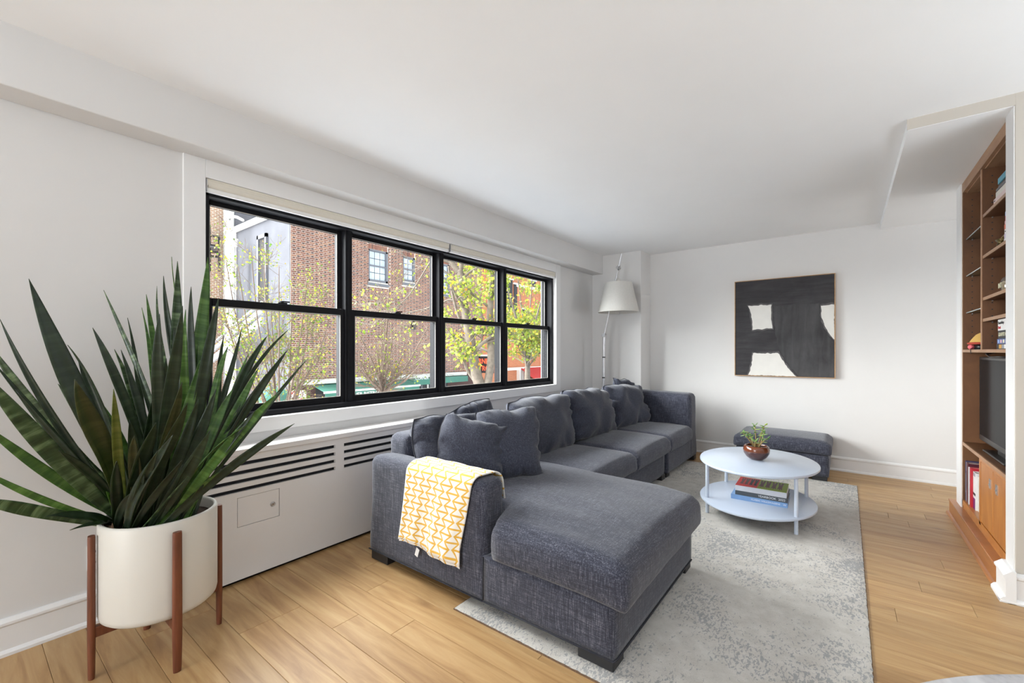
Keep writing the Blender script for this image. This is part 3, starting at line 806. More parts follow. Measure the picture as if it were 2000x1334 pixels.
obj('bowl', lathe([(0.040, pz0 + 0.0005), (0.046, pz0 + 0.004), (0.070, pz0 + 0.022), (0.088, pz0 + 0.052), (0.091, pz0 + 0.075), (0.086, pz0 + 0.098), (0.078, pz0 + 0.108), (0.072, pz0 + 0.108), (0.076, pz0 + 0.095), (0.074, pz0 + 0.085), (0.02, pz0 + 0.08)], 48, (px0, py0)), 'brown_glaze', jp, smooth=True)
obj('soil', lathe([(0.076, pz0 + 0.080), (0.074, pz0 + 0.094), (0.03, pz0 + 0.098), (0.002, pz0 + 0.097)], 24, (px0, py0)), 'soil', jp, smooth=True)
def leaf_lobe():
    V = []; Fc = []; L, W, T = 1.0, 0.52, 0.16; n1 = 6; n2 = 8
    for i in range(n1 + 1):
        s = i / n1; w = W * math.sin(pi * min(1, s ** 0.75)) * 0.5 + 0.02; h = T * 0.5 * math.sin(pi * s) + 0.02
        for k in range(n2):
            a = 2 * pi * k / n2; V.append((s * L, w * cos(a), h * sin(a) + 0.12 * s * s))
    for i in range(n1):
        for k in range(n2):
            k2 = (k + 1) % n2; Fc.append((i * n2 + k, i * n2 + k2, (i + 1) * n2 + k2, (i + 1) * n2 + k))
    return V, Fc
jl_me = None
jr = random.Random(5)
stems = [((-0.02, 0.01), (-0.105, -0.02, 0.115), 9), ((-0.01, -0.01), (-0.058, 0.0, 0.118), 8), ((0.0, 0.01), (-0.005, 0.02, 0.165), 10), ((0.02, 0.0), (0.035, 0.0, 0.11), 8), ((0.01, 0.02), (0.070, 0.03, 0.16), 11), ((0.015, -0.01), (0.05, -0.03, 0.075), 6), ((-0.005, -0.02), (-0.02, -0.04, 0.06), 5)]
rdir = Vector((RD.x, RD.y, 0))
for (bx, by), tip, nl in stems:
    b0 = Vector((px0 + bx, py0 + by, pz0 + 0.095))
    tp = b0 + rdir * tip[0] + VD * tip[1] + Vector((0, 0, tip[2]))
    mid_ = b0.lerp(tp, 0.5) + Vector((jr.uniform(-.01, .01), jr.uniform(-.01, .01), 0.022))
    path = [b0.lerp(mid_, k / 4).lerp(mid_.lerp(tp, k / 4), k / 4) for k in range(5)]
    obj('stem', tube(path, [0.0055, 0.005, 0.0045, 0.0035, 0.0025], 6), 'jade_stem', jp, smooth=True)
    for k in range(nl):
        s = 0.45 + 0.55 * k / (nl - 1); f = s * 4; i = min(3, int(f)); p = path[i].lerp(path[i + 1], f - i)
        m = leaf_lobe(); sc = jr.uniform(0.026, 0.040)
        mt = Matrix.Translation(p) @ Matrix.Rotation(k * 2.4 + jr.uniform(-.4, .4), 4, 'Z') @ Matrix.Rotation(-jr.uniform(-0.5, 0.9), 4, 'Y') @ Matrix.Scale(sc, 4)
        if jl_me is None:
            o = obj('leaf', m, 'jade_leaf', jp, smooth=True, local=True); jl_me = o.data
        else:
            o = bpy.data.objects.new('leaf', jl_me); COL.objects.link(o); o.parent = jp
        o.matrix_basis = Matrix.Translation(-OFF[jp.name]) @ mt

# ================================================================ FLOOR LAMP
M['shade'] = plain('parchment_shade', srgb(232, 229, 222), 0.8, var=0.02, scale=8)
ns = NT('lamp_shade_cloth'); ns.color((0.80, 0.78, 0.74)); ns.rough(0.85)
tl = ns.add('ShaderNodeBsdfTranslucent'); tl.inputs[0].default_value = (0.8, 0.77, 0.72, 1); mxs = ns.add('ShaderNodeMixShader'); mxs.inputs[0].default_value = 0.3
fz = ns.noise(ns.coord('Object'), 60, 3); ns.color(ns.ramp(fz, [(0.3, (0.76, 0.74, 0.70)), (0.7, (0.82, 0.80, 0.76))]))
ns.link(ns.b.outputs[0], mxs.inputs[1]); ns.link(tl.outputs[0], mxs.inputs[2]); ns.link(mxs.outputs[0], ns.out.inputs[0])
M['shade'] = ns.m
LY = 5.10
pb = Vector((-2.468, LY, 0.0)); j1 = Vector((-2.447, LY, 1.453)); topp = Vector((-2.205, LY - 0.02, 2.462)); hang = Vector((-2.225, LY - 0.02, 2.275))
lamp = thing('floor_lamp', tuple(pb), 'tall metal floor lamp with a white cone shade in the far corner', 'lamp')
obj('base', lathe([(0.165, 0.0), (0.165, 0.012), (0.150, 0.020), (0.02, 0.024)], 40, (pb.x, pb.y)), 'steel', lamp, smooth=True, angle=30)
obj('pole', tube([pb + Vector((0, 0, 0.02)), j1], 0.0165, 16), 'steel', lamp, smooth=True, angle=40)
for z in (0.905, 1.165): 
    q = pb.lerp(j1, z / 1.453); obj('pole_ring', tube([q, q + Vector((0, 0, 0.016))], 0.019, 16), 'black_plastic', lamp, smooth=True, angle=40)
obj('joint', join(tube([j1 + Vector((0, -0.03, 0)), j1 + Vector((0, 0.03, 0))], 0.024, 14), tube([j1 + Vector((0, 0, -0.03)), j1 + Vector((0, 0, 0.0))], 0.019, 12)), 'chrome', lamp, smooth=True, angle=40)
obj('arm', tube([j1, topp], 0.009, 12), 'steel', lamp, smooth=True, angle=40)
hj = j1.lerp(topp, 0.83)
obj('joint', join(tube([hj + Vector((0, -0.035, 0)), hj + Vector((0, 0.035, 0))], 0.020, 14), tube([hj + Vector((0.012, -0.03, -0.03)), hj + Vector((0.012, 0.01, 0.02))], 0.012, 10)), 'chrome', lamp, smooth=True, angle=40)
sc_ = Vector((-2.235, LY - 0.04, 0))
obj('shade_holder', join(tube([(sc_.x, sc_.y, 2.09), (hj.x, hj.y, hj.z)], 0.008, 10), lathe([(0.032, 2.085), (0.032, 2.125), (0.024, 2.152), (0.010, 2.156)], 24, (sc_.x, sc_.y))), 'shade', lamp, smooth=True, angle=40)
pr = [(0.245, 1.735), (0.247, 1.733), (0.165, 2.098), (0.012, 2.100), (0.012, 2.096), (0.162, 2.094), (0.243, 1.735)]
obj('lamp_shade', lathe(pr, 64, (sc_.x, sc_.y), True), 'shade', lamp, smooth=True, angle=40)
obj('cord', tube([(sc_.x - 0.01, sc_.y + 0.06, 1.745), (sc_.x - 0.012, sc_.y + 0.06, 1.71)], 0.003, 6), 'steel', lamp, smooth=True)

# ================================================================ PAINTING
n = NT('black_brushwork'); v = n.coord('Object', (3.0, 1, 22)); a = n.noise(v, 1.0, 5, 0.6, 0.6); v2 = n.coord('Object'); b = n.noise(v2, 3.0, 4, 0.6)
s = n.math('MULTIPLY_ADD', a, 0.5, n.math('MULTIPLY', b, 0.5))
n.color(n.ramp(s, [(0.35, srgb(38, 36, 39)), (0.5, srgb(50, 48, 51)), (0.68, srgb(66, 65, 67))])); n.rough(0.75); n.bump(a, 0.15, 0.002)
M['brush_black'] = n.m
M['canvas_white'] = plain('canvas_white', srgb(222, 219, 213), 0.8, var=0.03, scale=10)
M['brush_grey'] = plain('dry_brush_grey', srgb(88, 86, 86), 0.8, var=0.25, scale=30)
M['oak_frame'] = wood_mat('thin_oak_frame', srgb(150, 112, 70), srgb(184, 142, 96), srgb(200, 160, 112), (6, 6, 6), 0.5, 0.0)
PX0, PX1, PZ0, PZ1 = -1.037, -0.087, 0.965, 2.067
pt = thing('abstract_painting', (-0.562, YF - 0.004, PZ0), 'black and white abstract painting in a thin wood frame on the far wall', 'painting')
yb_ = YF - 0.003; yf_ = YF - 0.040
for b in ((PX0, PX0 + 0.007, yf_ - 0.006, yb_, PZ0, PZ1), (PX1 - 0.007, PX1, yf_ - 0.006, yb_, PZ0, PZ1), (PX0 + 0.007, PX1 - 0.007, yf_ - 0.006, yb_, PZ0, PZ0 + 0.007), (PX0 + 0.007, PX1 - 0.007, yf_ - 0.006, yb_, PZ1 - 0.007, PZ1)):
    obj('frame_bar', box(*b), 'oak_frame', pt)
cv = obj('canvas', box(PX0 + 0.007, PX1 - 0.007, yf_, yb_ - 0.004, PZ0 + 0.007, PZ1 - 0.007), 'brush_black', pt)
def shape(pts, grow, mat, dy, seed, close=True):
    P = []
    for k in range(len(pts)):
        a = pts[k]; b = pts[(k + 1) % len(pts)]
        nn = max(2, int(math.hypot(b[0] - a[0], b[1] - a[1]) / 0.012))
        for i in range(nn): P.append((a[0] + (b[0] - a[0]) * i / nn, a[1] + (b[1] - a[1]) * i / nn))
    cx = sum(p[0] for p in P) / len(P); cy = sum(p[1] for p in P) / len(P)
    out = []
    for p in P:
        d = math.hypot(p[0] - cx, p[1] - cy); w = grow + 0.010 * noise.noise(Vector((p[0] * 30 + seed, p[1] * 30, seed)))
        q = (p[0] + (p[0] - cx) / d * w, p[1] + (p[1] - cy) / d * w)
        q = (min(0.9995, max(0.0005, q[0])), min(0.9995, max(0.0005, q[1])))
        out.append((PX0 + 0.007 + q[0] * (PX1 - PX0 - 0.014), PZ1 - 0.007 - q[1] * (PZ1 - PZ0 - 0.014)))
    obj('paint_patch', prism(out, yf_ - dy, yf_, 'y'), mat, cv)
sq = [(0.143, 0.262), (0.27, 0.256), (0.395, 0.262), (0.392, 0.38), (0.405, 0.512), (0.30, 0.517), (0.190, 0.520), (0.182, 0.42), (0.168, 0.335)]
lo = [(0.192, 0.762), (0.33, 0.765), (0.462, 0.757), (0.505, 0.83), (0.56, 0.91), (0.642, 1.0), (0.40, 1.0), (0.138, 1.0), (0.165, 0.93), (0.185, 0.85)]
rt = [(0.874, 0.296), (1.0, 0.288), (1.0, 0.45), (1.0, 0.636), (0.955, 0.585), (0.905, 0.49), (0.882, 0.40)]
nb_ = NT('black_sweep_brushwork'); v = nb_.coord('Object', (16, 1, 2.2)); a = nb_.noise(v, 1.0, 5, 0.6, 0.8); b = nb_.noise(nb_.coord('Object'), 3.5, 4, 0.6)
nb_.color(nb_.ramp(nb_.math('MULTIPLY_ADD', a, 0.5, nb_.math('MULTIPLY', b, 0.5)), [(0.34, srgb(42, 41, 43)), (0.5, srgb(60, 59, 61)), (0.68, srgb(76, 75, 76))])); nb_.rough(0.75); M['brush_sweep'] = nb_.m
shape([(0.412, 0.275), (0.64, 0.268), (0.862, 0.275), (0.872, 0.42), (0.90, 0.52), (0.95, 0.60), (0.999, 0.66), (0.999, 0.85), (0.999, 0.999), (0.83, 0.999), (0.665, 0.999), (0.575, 0.90), (0.51, 0.80), (0.465, 0.72), (0.425, 0.55)], -0.004, 'brush_sweep', 0.0004, 21.0)
for k, sh in enumerate((sq, lo, rt)):
    shape(sh, 0.012, 'brush_grey', 0.0006, k * 7.0); shape(sh, -0.004, 'canvas_white', 0.0012, k * 3.0)

# ================================================================ MARBLE TABLE at the lower right corner
n = NT('white_marble'); v = n.coord('Object'); a = n.noise(v, 2.2, 6, 0.6, 1.6)
vein = n.ramp(n.math('ABSOLUTE', n.math('SUBTRACT', a, 0.5)), [(0.0, srgb(150, 148, 150)), (0.03, srgb(196, 195, 198)), (0.10, srgb(222, 221, 223))])
n.color(vein); n.rough(0.25)
M['marble'] = n.m
mt_ = thing('marble_table', (0.597, 0.486, 0), 'round white marble table, only its edge showing at the lower right', 'table')
obj('table_top', oval_slab(0.597, 0.486, 0.654, 0.654, 0.727, 0.750, 120, 0.006), 'marble', mt_, smooth=True, angle=40)
obj('pedestal', lathe([(0.26, 0.001), (0.26, 0.012), (0.20, 0.03), (0.07, 0.09), (0.045, 0.20), (0.040, 0.45), (0.06, 0.60), (0.15, 0.70), (0.20, 0.727)], 40, (0.597, 0.486)), 'trim', mt_, smooth=True)

# ================================================================ PLANTER STAND, POT, SNAKE PLANT
PCX, PCY = -2.279, 0.539
ps = thing('plant_stand', (PCX, PCY, 0), 'walnut four-legged stand holding the large white planter', 'plant stand')
LR = 0.2125
for k in range(4):
    a = k * pi / 2
    lx, ly_ = PCX + LR * cos(a), PCY + LR * sin(a)
    R = Matrix.Translation((lx, ly_, 0)) @ Matrix.Rotation(a, 4, 'Z')
    leg = []
    for z, s in ((0.0, 0.78), (0.02, 0.86), (0.16, 1.0), (0.535, 0.92), (0.545, 0.86)):
        leg.append([(0.0125 * s * (1 if abs(cos(t)) < 2 else 1) * cos(t), 0.017 * s * sin(t), z) for t in [2 * pi * q / 16 for q in range(16)]])
    V = [p for r in leg for p in r]; Fc = []
    for i in range(len(leg) - 1):
        for q in range(16): Fc.append((i * 16 + q, i * 16 + (q + 1) % 16, (i + 1) * 16 + (q + 1) % 16, (i + 1) * 16 + q))
    Fc.append(tuple(reversed(range(16)))); Fc.append(tuple(range((len(leg) - 1) * 16, len(leg) * 16)))
    obj('leg', xf((V, Fc), R), 'walnut', ps, smooth=True, angle=40)
for k in range(2):
    R = Matrix.Translation((PCX, PCY, 0)) @ Matrix.Rotation(k * pi / 2, 4, 'Z')
    dz = 0.0 if k == 0 else 0.0005
    obj('cross_bar', xf(bbox(-LR + 0.008, LR - 0.008, -0.011, 0.011, 0.155 + dz, 0.196 - dz, 0.003), R), 'walnut', ps)
M['ceramic'] = plain('matte_white_ceramic', srgb(212, 208, 199), 0.42, var=0.01, scale=6)
pot = thing('planter_pot', (PCX, PCY, 0.196), 'large white cylindrical ceramic planter on walnut legs', 'planter')
PR = 0.196
obj('pot', lathe([(PR - 0.03, 0.1965), (PR - 0.014, 0.199), (PR - 0.004, 0.208), (PR, 0.225), (PR, 0.572), (PR - 0.003, 0.579), (PR - 0.008, 0.581), (PR - 0.013, 0.579), (PR - 0.016, 0.572), (PR - 0.017, 0.50), (0.01, 0.50)], 72, (PCX, PCY)), 'ceramic', pot, smooth=True, angle=50)
obj('soil', lathe([(PR - 0.0165, 0.505), (PR - 0.0165, 0.535), (PR * 0.6, 0.545), (PR * 0.3, 0.548), (0.002, 0.546)], 40, (PCX, PCY)), 'soil', pot, smooth=True)

def leaf_mat(name, dark, mid, light, band):
    n = NT(name); uvn = n.add('ShaderNodeUVMap'); oi = n.add('ShaderNodeObjectInfo')
    mp = n.add('ShaderNodeMapping'); mp.inputs['Scale'].default_value = (5.0, 34.0, 1.0); n.link(uvn.outputs[0], mp.inputs['Vector'])
    cmb = n.add('ShaderNodeCombineXYZ'); n.link(n.math('MULTIPLY', oi.outputs['Random'], 40.0), cmb.inputs[1]); n.link(cmb.outputs[0], mp.inputs['Location'])
    f = n.noise(mp.outputs[0], 1.0, 4, 0.6, 0.6)
    col = n.ramp(f, [(0.38, dark), (0.52, mid), (0.68, light)])
    col = n.mix(band, mid, col)
    sp = n.add('ShaderNodeSeparateXYZ'); n.link(uvn.outputs[0], sp.inputs[0])
    hs = n.add('ShaderNodeHueSaturation'); n.link(n.math('MULTIPLY_ADD', oi.outputs['Random'], 0.35, 0.82), hs.inputs['Value']); n.link(col, hs.inputs['Color'])
    n.color(hs.outputs[0]); n.rough(0.32)
    tl = n.add('ShaderNodeBsdfTranslucent'); mx = n.add('ShaderNodeMixShader'); mx.inputs[0].default_value = 0.22
    tc = n.mix(0.7, hs.outputs[0], srgb(140, 190, 50), 'MIX'); n.link(tc, tl.inputs[0])
    n.link(n.b.outputs[0], mx.inputs[1]); n.link(tl.outputs[0], mx.inputs[2]); n.link(mx.outputs[0], n.out.inputs[0])
    return n.m
M['leaf_dark'] = leaf_mat('snake_leaf_dark', srgb(28, 36, 28), srgb(38, 50, 38), srgb(66, 82, 60), 0.6)
M['leaf_band'] = leaf_mat('snake_leaf_banded', srgb(34, 50, 32), srgb(58, 80, 50), srgb(128, 152, 106), 0.95)
M['leaf_green'] = leaf_mat('snake_leaf_backlit_green', srgb(46, 76, 36), srgb(74, 112, 48), srgb(124, 160, 84), 0.75)  # brighter copy for backlit leaves, window glow put into the colour
M['leaf_yellow'] = leaf_mat('snake_leaf_yellowing', srgb(78, 88, 38), srgb(104, 112, 50), srgb(130, 134, 70), 0.8)
M['leaf_brown'] = leaf_mat('snake_leaf_brownish', srgb(40, 44, 26), srgb(58, 60, 36), srgb(84, 84, 50), 0.6)

def snake_leaf(base, tip, width, bend, normal_hint, fold=0.25, twist=0.0, wpos=0.55, n=22, sag=0.0, side=0.0, wave=0.0, kink=0.0):
    base, tip = Vector(base), Vector(tip)
    d = tip - base; L = d.length
    hor = Vector((d.x, d.y, 0)); hor = hor.normalized() if hor.length > 1e-3 else Vector((1, 0, 0))
    ctrl = base + Vector((0, 0, 1)) * (d.z * 0.5 + L * bend) + Vector((d.x, d.y, 0)) * (0.5 - bend) + Vector((-hor.y, hor.x, 0)) * side
    P = []
    for i in range(n + 1):
        t = i / n; p = base * (1 - t) ** 2 + ctrl * 2 * t * (1 - t) + tip * t * t
        p.z -= sag * t ** 4
        p += Vector((-hor.y, hor.x, 0)) * (kink * sin(t * 5.0) * L)
        P.append(p)
    V, uv, Fc = [], [], []
    nh = Vector(normal_hint).normalized(); acc = 0.0; m = 5
    for i in range(n + 1):
        t = i / n; tg = (P[min(i + 1, n)] - P[max(i - 1, 0)]).normalized()
        sd = tg.cross(nh)
        if sd.length < 1e-3: sd = Vector((1, 0, 0))
        sd.normalize(); nn = sd.cross(tg)
        a = twist * t; sd2 = sd * cos(a) + nn * sin(a); nn2 = nn * cos(a) - sd * sin(a)
        if t < wpos: w = 0.46 + 0.54 * sin(pi / 2 * t / wpos) ** 1.1
        else:
            q = (t - wpos) / (1 - wpos); w = max(0.012, (1 - q ** 2.0) ** 0.95)
        w *= width / 2
        if i: acc += (P[i] - P[i - 1]).length
        for k in range(m):
            u = k / (m - 1) * 2 - 1
            off = sd2 * (u * w) + nn2 * (fold * w * (u * u) - fold * w * 0.3 + wave * w * sin(t * 17 + u * 1.4) * abs(u))
            V.append(tuple(P[i] + off)); uv.append((u * w, acc))
    for i in range(n):
        for k in range(m - 1):
            a = i * m + k; Fc.append((a, a + 1, a + m + 1, a + m))
    return V, Fc, uv
sn = thing('snake_plant', (PCX, PCY, 0.53), 'big snake plant with long spreading leaves in the white planter', 'plant')
lr = random.Random(12)
TOCAM = Vector((-PCX, -PCY, 0)).normalized()
# tip px, tip py, tip depth, base angle, base radius, width(m), bend, material, twist
SPEC = [
 (57, 544, 1.56, 200, .07, .085, .16, 'dark', .3), (205, 567, 1.95, 100, .09, .030, .10, 'band', .5),
 (2, 623, 1.62, 220, .11, .032, .13, 'dark', .2), (-20, 672, 1.60, 190, .12, .062, .25, 'band', .5), (-15, 706, 1.50, 210, .12, .026, .22, 'dark', .3),
 (-40, 722, 1.42, 250, .10, .070, .26, 'band', .4), (-45, 820, 1.50, 215, .15, .045, .22, 'green', .5), (-60, 905, 1.46, 225, .15, .036, .28, 'green', .5),
 (-60, 972, 1.40, 240, .14, .052, .20, 'band', .9), (92, 1008, 1.52, 235, .155, .048, .10, 'dark', .6), (141, 1035, 1.54, 230, .165, .026, .10, 'dark', .5),
 (127, 674, 1.50, 290, .08, .030, .34, 'dark', .8), (159, 741, 1.44, 260, .12, .078, .04, 'brown', .2), (110, 750, 1.78, 180, .13, .052, .05, 'band', .2),
 (220, 682, 1.92, 150, .10, .042, .05, 'band', .3), (235, 683, 1.80, 130, .06, .036, .05, 'dark', .3), (270, 710, 1.85, 110, .05, .018, .06, 'dark', .2),
 (220, 760, 1.50, 270, .10, .036, .02, 'yellow', .3), (287, 575, 2.02, 95, .08, .040, .05, 'green', .3), (345, 510, 1.95, 60, .06, .056, .03, 'band', .1),
 (321, 560, 1.88, 80, .03, .022, .03, 'band', .3), (316, 613, 1.70, 330, .05, .050, .02, 'dark', .1), (354, 597, 1.66, 335, .08, .056, .02, 'dark', .1),
 (370, 605, 1.78, 20, .06, .042, .03, 'green', .2), (347, 503, 2.02, 50, .10, .030, .12, 'green', .5), (400, 502, 2.05, 40, .11, .062, .04, 'green', .2),
 (409, 524, 2.08, 35, .13, .052, .04, 'green', .2), (428, 582, 1.84, 10, .10, .050, .04, 'dark', .2), (387, 704, 1.80, 5, .08, .052, .05, 'green', .4),
 (452, 676, 2.00, 25, .12, .048, .05, 'green', .2), (446, 655, 2.08, 30, .14, .040, .06, 'dark', .3), (570, 640, 2.12, 20, .12, .024, .30, 'dark', .3),
 (527, 654, 2.10, 15, .14, .046, .14, 'dark', .2), (562, 681, 2.02, 5, .12, .052, .14, 'dark', .2), (604, 697, 2.06, 0, .14, .022, .12, 'dark', .3),
 (507, 717, 1.98, 12, .14, .050, .08, 'green', .2), (545, 766, 1.86, 350, .14, .050, .10, 'green', .2), (575, 828, 1.86, 340, .15, .044, .10, 'dark', .2),
 (483, 830, 1.80, 345, .12, .030, .36, 'green', .6), (457, 758, 1.88, 0, .13, .046, .10, 'green', .4), (361, 787, 1.56, 310, .10, .052, .02, 'dark', .2),
 (410, 841, 1.58, 325, .12, .056, .06, 'dark', .5), (348, 747, 1.62, 300, .06, .046, .03, 'brown', .3), (298, 826, 1.54, 285, .10, .054, .02, 'dark', .2),
 (283, 926, 1.56, 280, .13, .030, .05, 'dark', .6), (446, 858, 1.86, 340, .15, .026, .05, 'green', .3), (250, 820, 1.60, 270, .08, .05, .04, 'dark', .2),
 (180, 830, 1.70, 210, .10, .055, .06, 'dark', .3), (330, 700, 1.74, 0, .03, .055, .02, 'dark', .1), (300, 760, 1.72, 250, .03, .05, .03, 'dark', .2),
 (385, 780, 1.72, 330, .10, .05, .04, 'dark', .3), (420, 760, 1.78, 350, .12, .05, .05, 'dark', .2), (270, 850, 1.56, 290, .13, .05, .03, 'brown', .2),
 (330, 850, 1.52, 300, .14, .05, .02, 'dark', .2), (390, 880, 1.62, 330, .14, .036, .03, 'dark', .3), (230, 900, 1.54, 260, .14, .045, .04, 'dark', .3),
 (200, 790, 1.86, 170, .13, .045, .05, 'green', .3), (470, 790, 1.92, 10, .13, .045, .06, 'dark', .3), (340, 640, 1.90, 70, .05, .05, .03, 'dark', .2),
 (300, 690, 1.95, 120, .08, .045, .05, 'dark', .2), (415, 640, 1.92, 30, .09, .05, .03, 'dark', .2), (150, 700, 1.72, 200, .09, .06, .10, 'dark', .3),
 (95, 640, 1.62, 205, .09, .034, .14, 'dark', .5), (30, 760, 1.52, 220, .12, .040, .16, 'dark', .4), (180, 640, 1.70, 160, .06, .040, .06, 'dark', .3), (240, 620, 1.98, 120, .08, .03, .06, 'dark', .4),
 (268, 600, 2.05, 110, .10, .026, .07, 'green', .5), (330, 540, 2.02, 75, .08, .040, .04, 'dark', .3), (378, 560, 1.98, 45, .10, .040, .04, 'dark', .4), (418, 610, 2.10, 40, .13, .035, .05, 'band', .3),
 (470, 640, 2.14, 28, .13, .032, .10, 'dark', .4), (490, 690, 2.06, 20, .14, .036, .08, 'green', .3), (520, 730, 1.96, 5, .15, .030, .10, 'dark', .4), (500, 800, 1.84, 345, .15, .034, .10, 'dark', .4),
 (310, 880, 1.54, 290, .14, .040, .02, 'dark', .3), (350, 900, 1.56, 305, .14, .036, .02, 'dark', .3), (400, 720, 1.86, 350, .08, .045, .04, 'green', .3), (120, 880, 1.56, 230, .14, .036, .12, 'dark', .4),
 (210, 960, 1.58, 230, .15, .04, .10, 'green', .4), (430, 920, 1.76, 330, .16, .025, .03, 'green', .3), (370, 930, 1.60, 315, .15, .03, .02, 'band', .2), (260, 960, 1.60, 265, .14, .035, .04, 'dark', .3),
]
for (tx, ty, td, ang, rad, wd, bd, mt, tw) in SPEC:
    a = radians(ang)
    base = Vector((PCX + rad * cos(a), PCY + rad * sin(a), 0.535))
    tip = at(tx, ty, td)
    if tip.x < XW + 0.03: tip.x = XW + 0.03
    bd = bd * 0.35 if tx > 60 else -0.07 + bd * 0.1
    if tx in (570, 483, 127): bd = 0.16
    nh = TOCAM + Vector((lr.uniform(-.5, .5), lr.uniform(-.5, .5), lr.uniform(-.1, .3)))
    if wd < 0.034: nh += Vector((lr.uniform(-1.2, 1.2), lr.uniform(-1.2, 1.2), 0.4))
    V, Fc, uv = snake_leaf(base, tip, wd * 0.80, bd + lr.uniform(-0.04, 0.05), nh, lr.uniform(0.2, 0.5), lr.uniform(-tw, tw), lr.uniform(0.52, 0.68), side=lr.uniform(-0.03, 0.03), wave=lr.uniform(0, 0.14), kink=lr.uniform(-0.03, 0.03))
    V = [(max(XW + 0.006, p[0]), p[1], p[2]) for p in V]
    o = obj('leaf', (V, Fc), 'leaf_' + mt, sn, smooth=True, uv=uv)
    sm = o.modifiers.new('thickness', 'SOLIDIFY'); sm.thickness = 0.0022; sm.offset = 0
M['dry'] = plain('dried_leaf', srgb(176, 140, 112), 0.9, var=0.2, scale=60)
for (ang, rad, h) in ((300, .15, .11), (285, .16, .05), (250, .15, .035), (5, .15, .03)):
    a = radians(ang); b = Vector((PCX + rad * cos(a), PCY + rad * sin(a), 0.54))
    V, Fc, uv = snake_leaf(b, b + Vector((lr.uniform(-.05, .02), lr.uniform(-.05, .02), h)), 0.014, 0.1, TOCAM, 0.8, 2.0, n=10)
    obj('dried_leaf', (V, Fc), 'dry', sn, smooth=True, uv=uv, label='shrivelled dry leaf at the base')

# ================================================================ BUILT-IN BOOKCASE
XB, BY0, BY1, XBK = 0.672, 3.365, 4.508, 1.08
bc = thing('bookcase', (0.85, 3.93, 0), 'tall built-in wooden bookcase in the niche on the right', 'bookcase')
obj('back_panel', box(XBK, XBK + 0.015, BY0, BY1, 0.0, 2.468), 'case_wood', bc)
obj('side_panel', box(XB + 0.002, XBK, BY1 - 0.018, BY1, 0.0, 2.466), 'case_wood', bc)
obj('side_panel', box(XB + 0.002, XBK, BY0, BY0 + 0.018, 0.0, 2.466), 'case_wood', bc)
obj('header', join(box(XB, XB + 0.02, BY0, BY1, 2.400, 2.4685), box(XB + 0.02, XBK, BY0 + 0.018, BY1 - 0.018, 2.392, 2.41)), 'case_edge', bc)
obj('edge_strip', box(XB, XB + 0.003, BY1 - 0.018, BY1, 0.10, 2.40), 'case_edge', bc)
YD0, YD1 = 3.951, 3.972
obj('divider', box(XB + 0.006, XBK, YD0, YD1, 1.261, 2.392), 'case_wood', bc)
obj('edge_strip', box(XB + 0.002, XB + 0.0062, YD0, YD1, 1.261, 2.392), 'case_edge', bc)
yn0, yn1, yf0, yf1 = BY0 + 0.018, YD0, YD1, BY1 - 0.018
for zt in (2.104, 1.848, 1.586, 1.453):
    s = obj('shelf', box(XB + 0.013, XBK, yn0, yn1, zt - 0.019, zt), 'case_wood', bc)
    obj('edge_strip', box(XB + 0.008, XB + 0.0132, yn0, yn1, zt - 0.019, zt), 'case_edge', s)
g2 = NT('shelf_glass'); tr = g2.add('ShaderNodeBsdfTransparent'); tr.inputs[0].default_value = (0.86, 0.92, 0.9, 1); gl = g2.add('ShaderNodeBsdfGlossy'); gl.inputs['Roughness'].default_value = 0.03
mx = g2.add('ShaderNodeMixShader'); mx.inputs[0].default_value = 0.12; g2.link(tr.outputs[0], mx.inputs[1]); g2.link(gl.outputs[0], mx.inputs[2]); g2.link(mx.outputs[0], g2.out.inputs[0])
M['shelf_glass'] = g2.m
M['glass_edge'] = plain('glass_edge', srgb(176, 186, 184), 0.2)
for zt in (2.062, 1.796, 1.530):
    s = obj('glass_shelf', box(XB + 0.022, XBK, yf0, yf1, zt - 0.006, zt), 'shelf_glass', bc)
    obj('glass_front_edge', box(XB + 0.018, XB + 0.0222, yf0, yf1, zt - 0.006, zt), 'glass_edge', s)
for nm, zt, th_ in (('tv_shelf', 1.261, 0.019), ('counter', 0.594, 0.022)):
    s = obj(nm, box(XB + 0.006, XBK, BY0 + 0.018, BY1 - 0.018, zt - th_, zt), 'case_wood', bc)
    obj('edge_strip', box(XB - 0.002, XB + 0.0062, BY0 + 0.001, BY1 - 0.014, zt - th_, zt), 'case_edge', s)
# shelf-pin holes
for (yy, facing) in ((BY1 - 0.0185, 1), (YD0 - 0.0005, 1)):
    hol = []
    for k in range(26):
        z = 1.30 + k * 0.0415
        if any(abs(z - zz) < 0.014 for zz in (2.09, 1.84, 1.576, 1.443)): continue
        hol.append(box(XB + 0.045, XB + 0.0515, yy - 0.0008, yy + 0.0003, z, z + 0.0065))
    obj('pin_holes', join(*hol), 'dark_gap', bc, kind='stuff')
for zt in (2.104, 1.848, 1.586, 1.453): obj('shelf_pin', tube([(XB + 0.048, YD0 - 0.010, zt - 0.023), (XB + 0.048, YD0, zt - 0.023)], 0.0035, 8), 'chrome', bc)
for zt in (2.062, 1.796, 1.530): obj('shelf_pin', tube([(XB + 0.048, BY1 - 0.028, zt - 0.010), (XB + 0.048, BY1 - 0.018, zt - 0.010)], 0.0035, 8), 'chrome', bc)
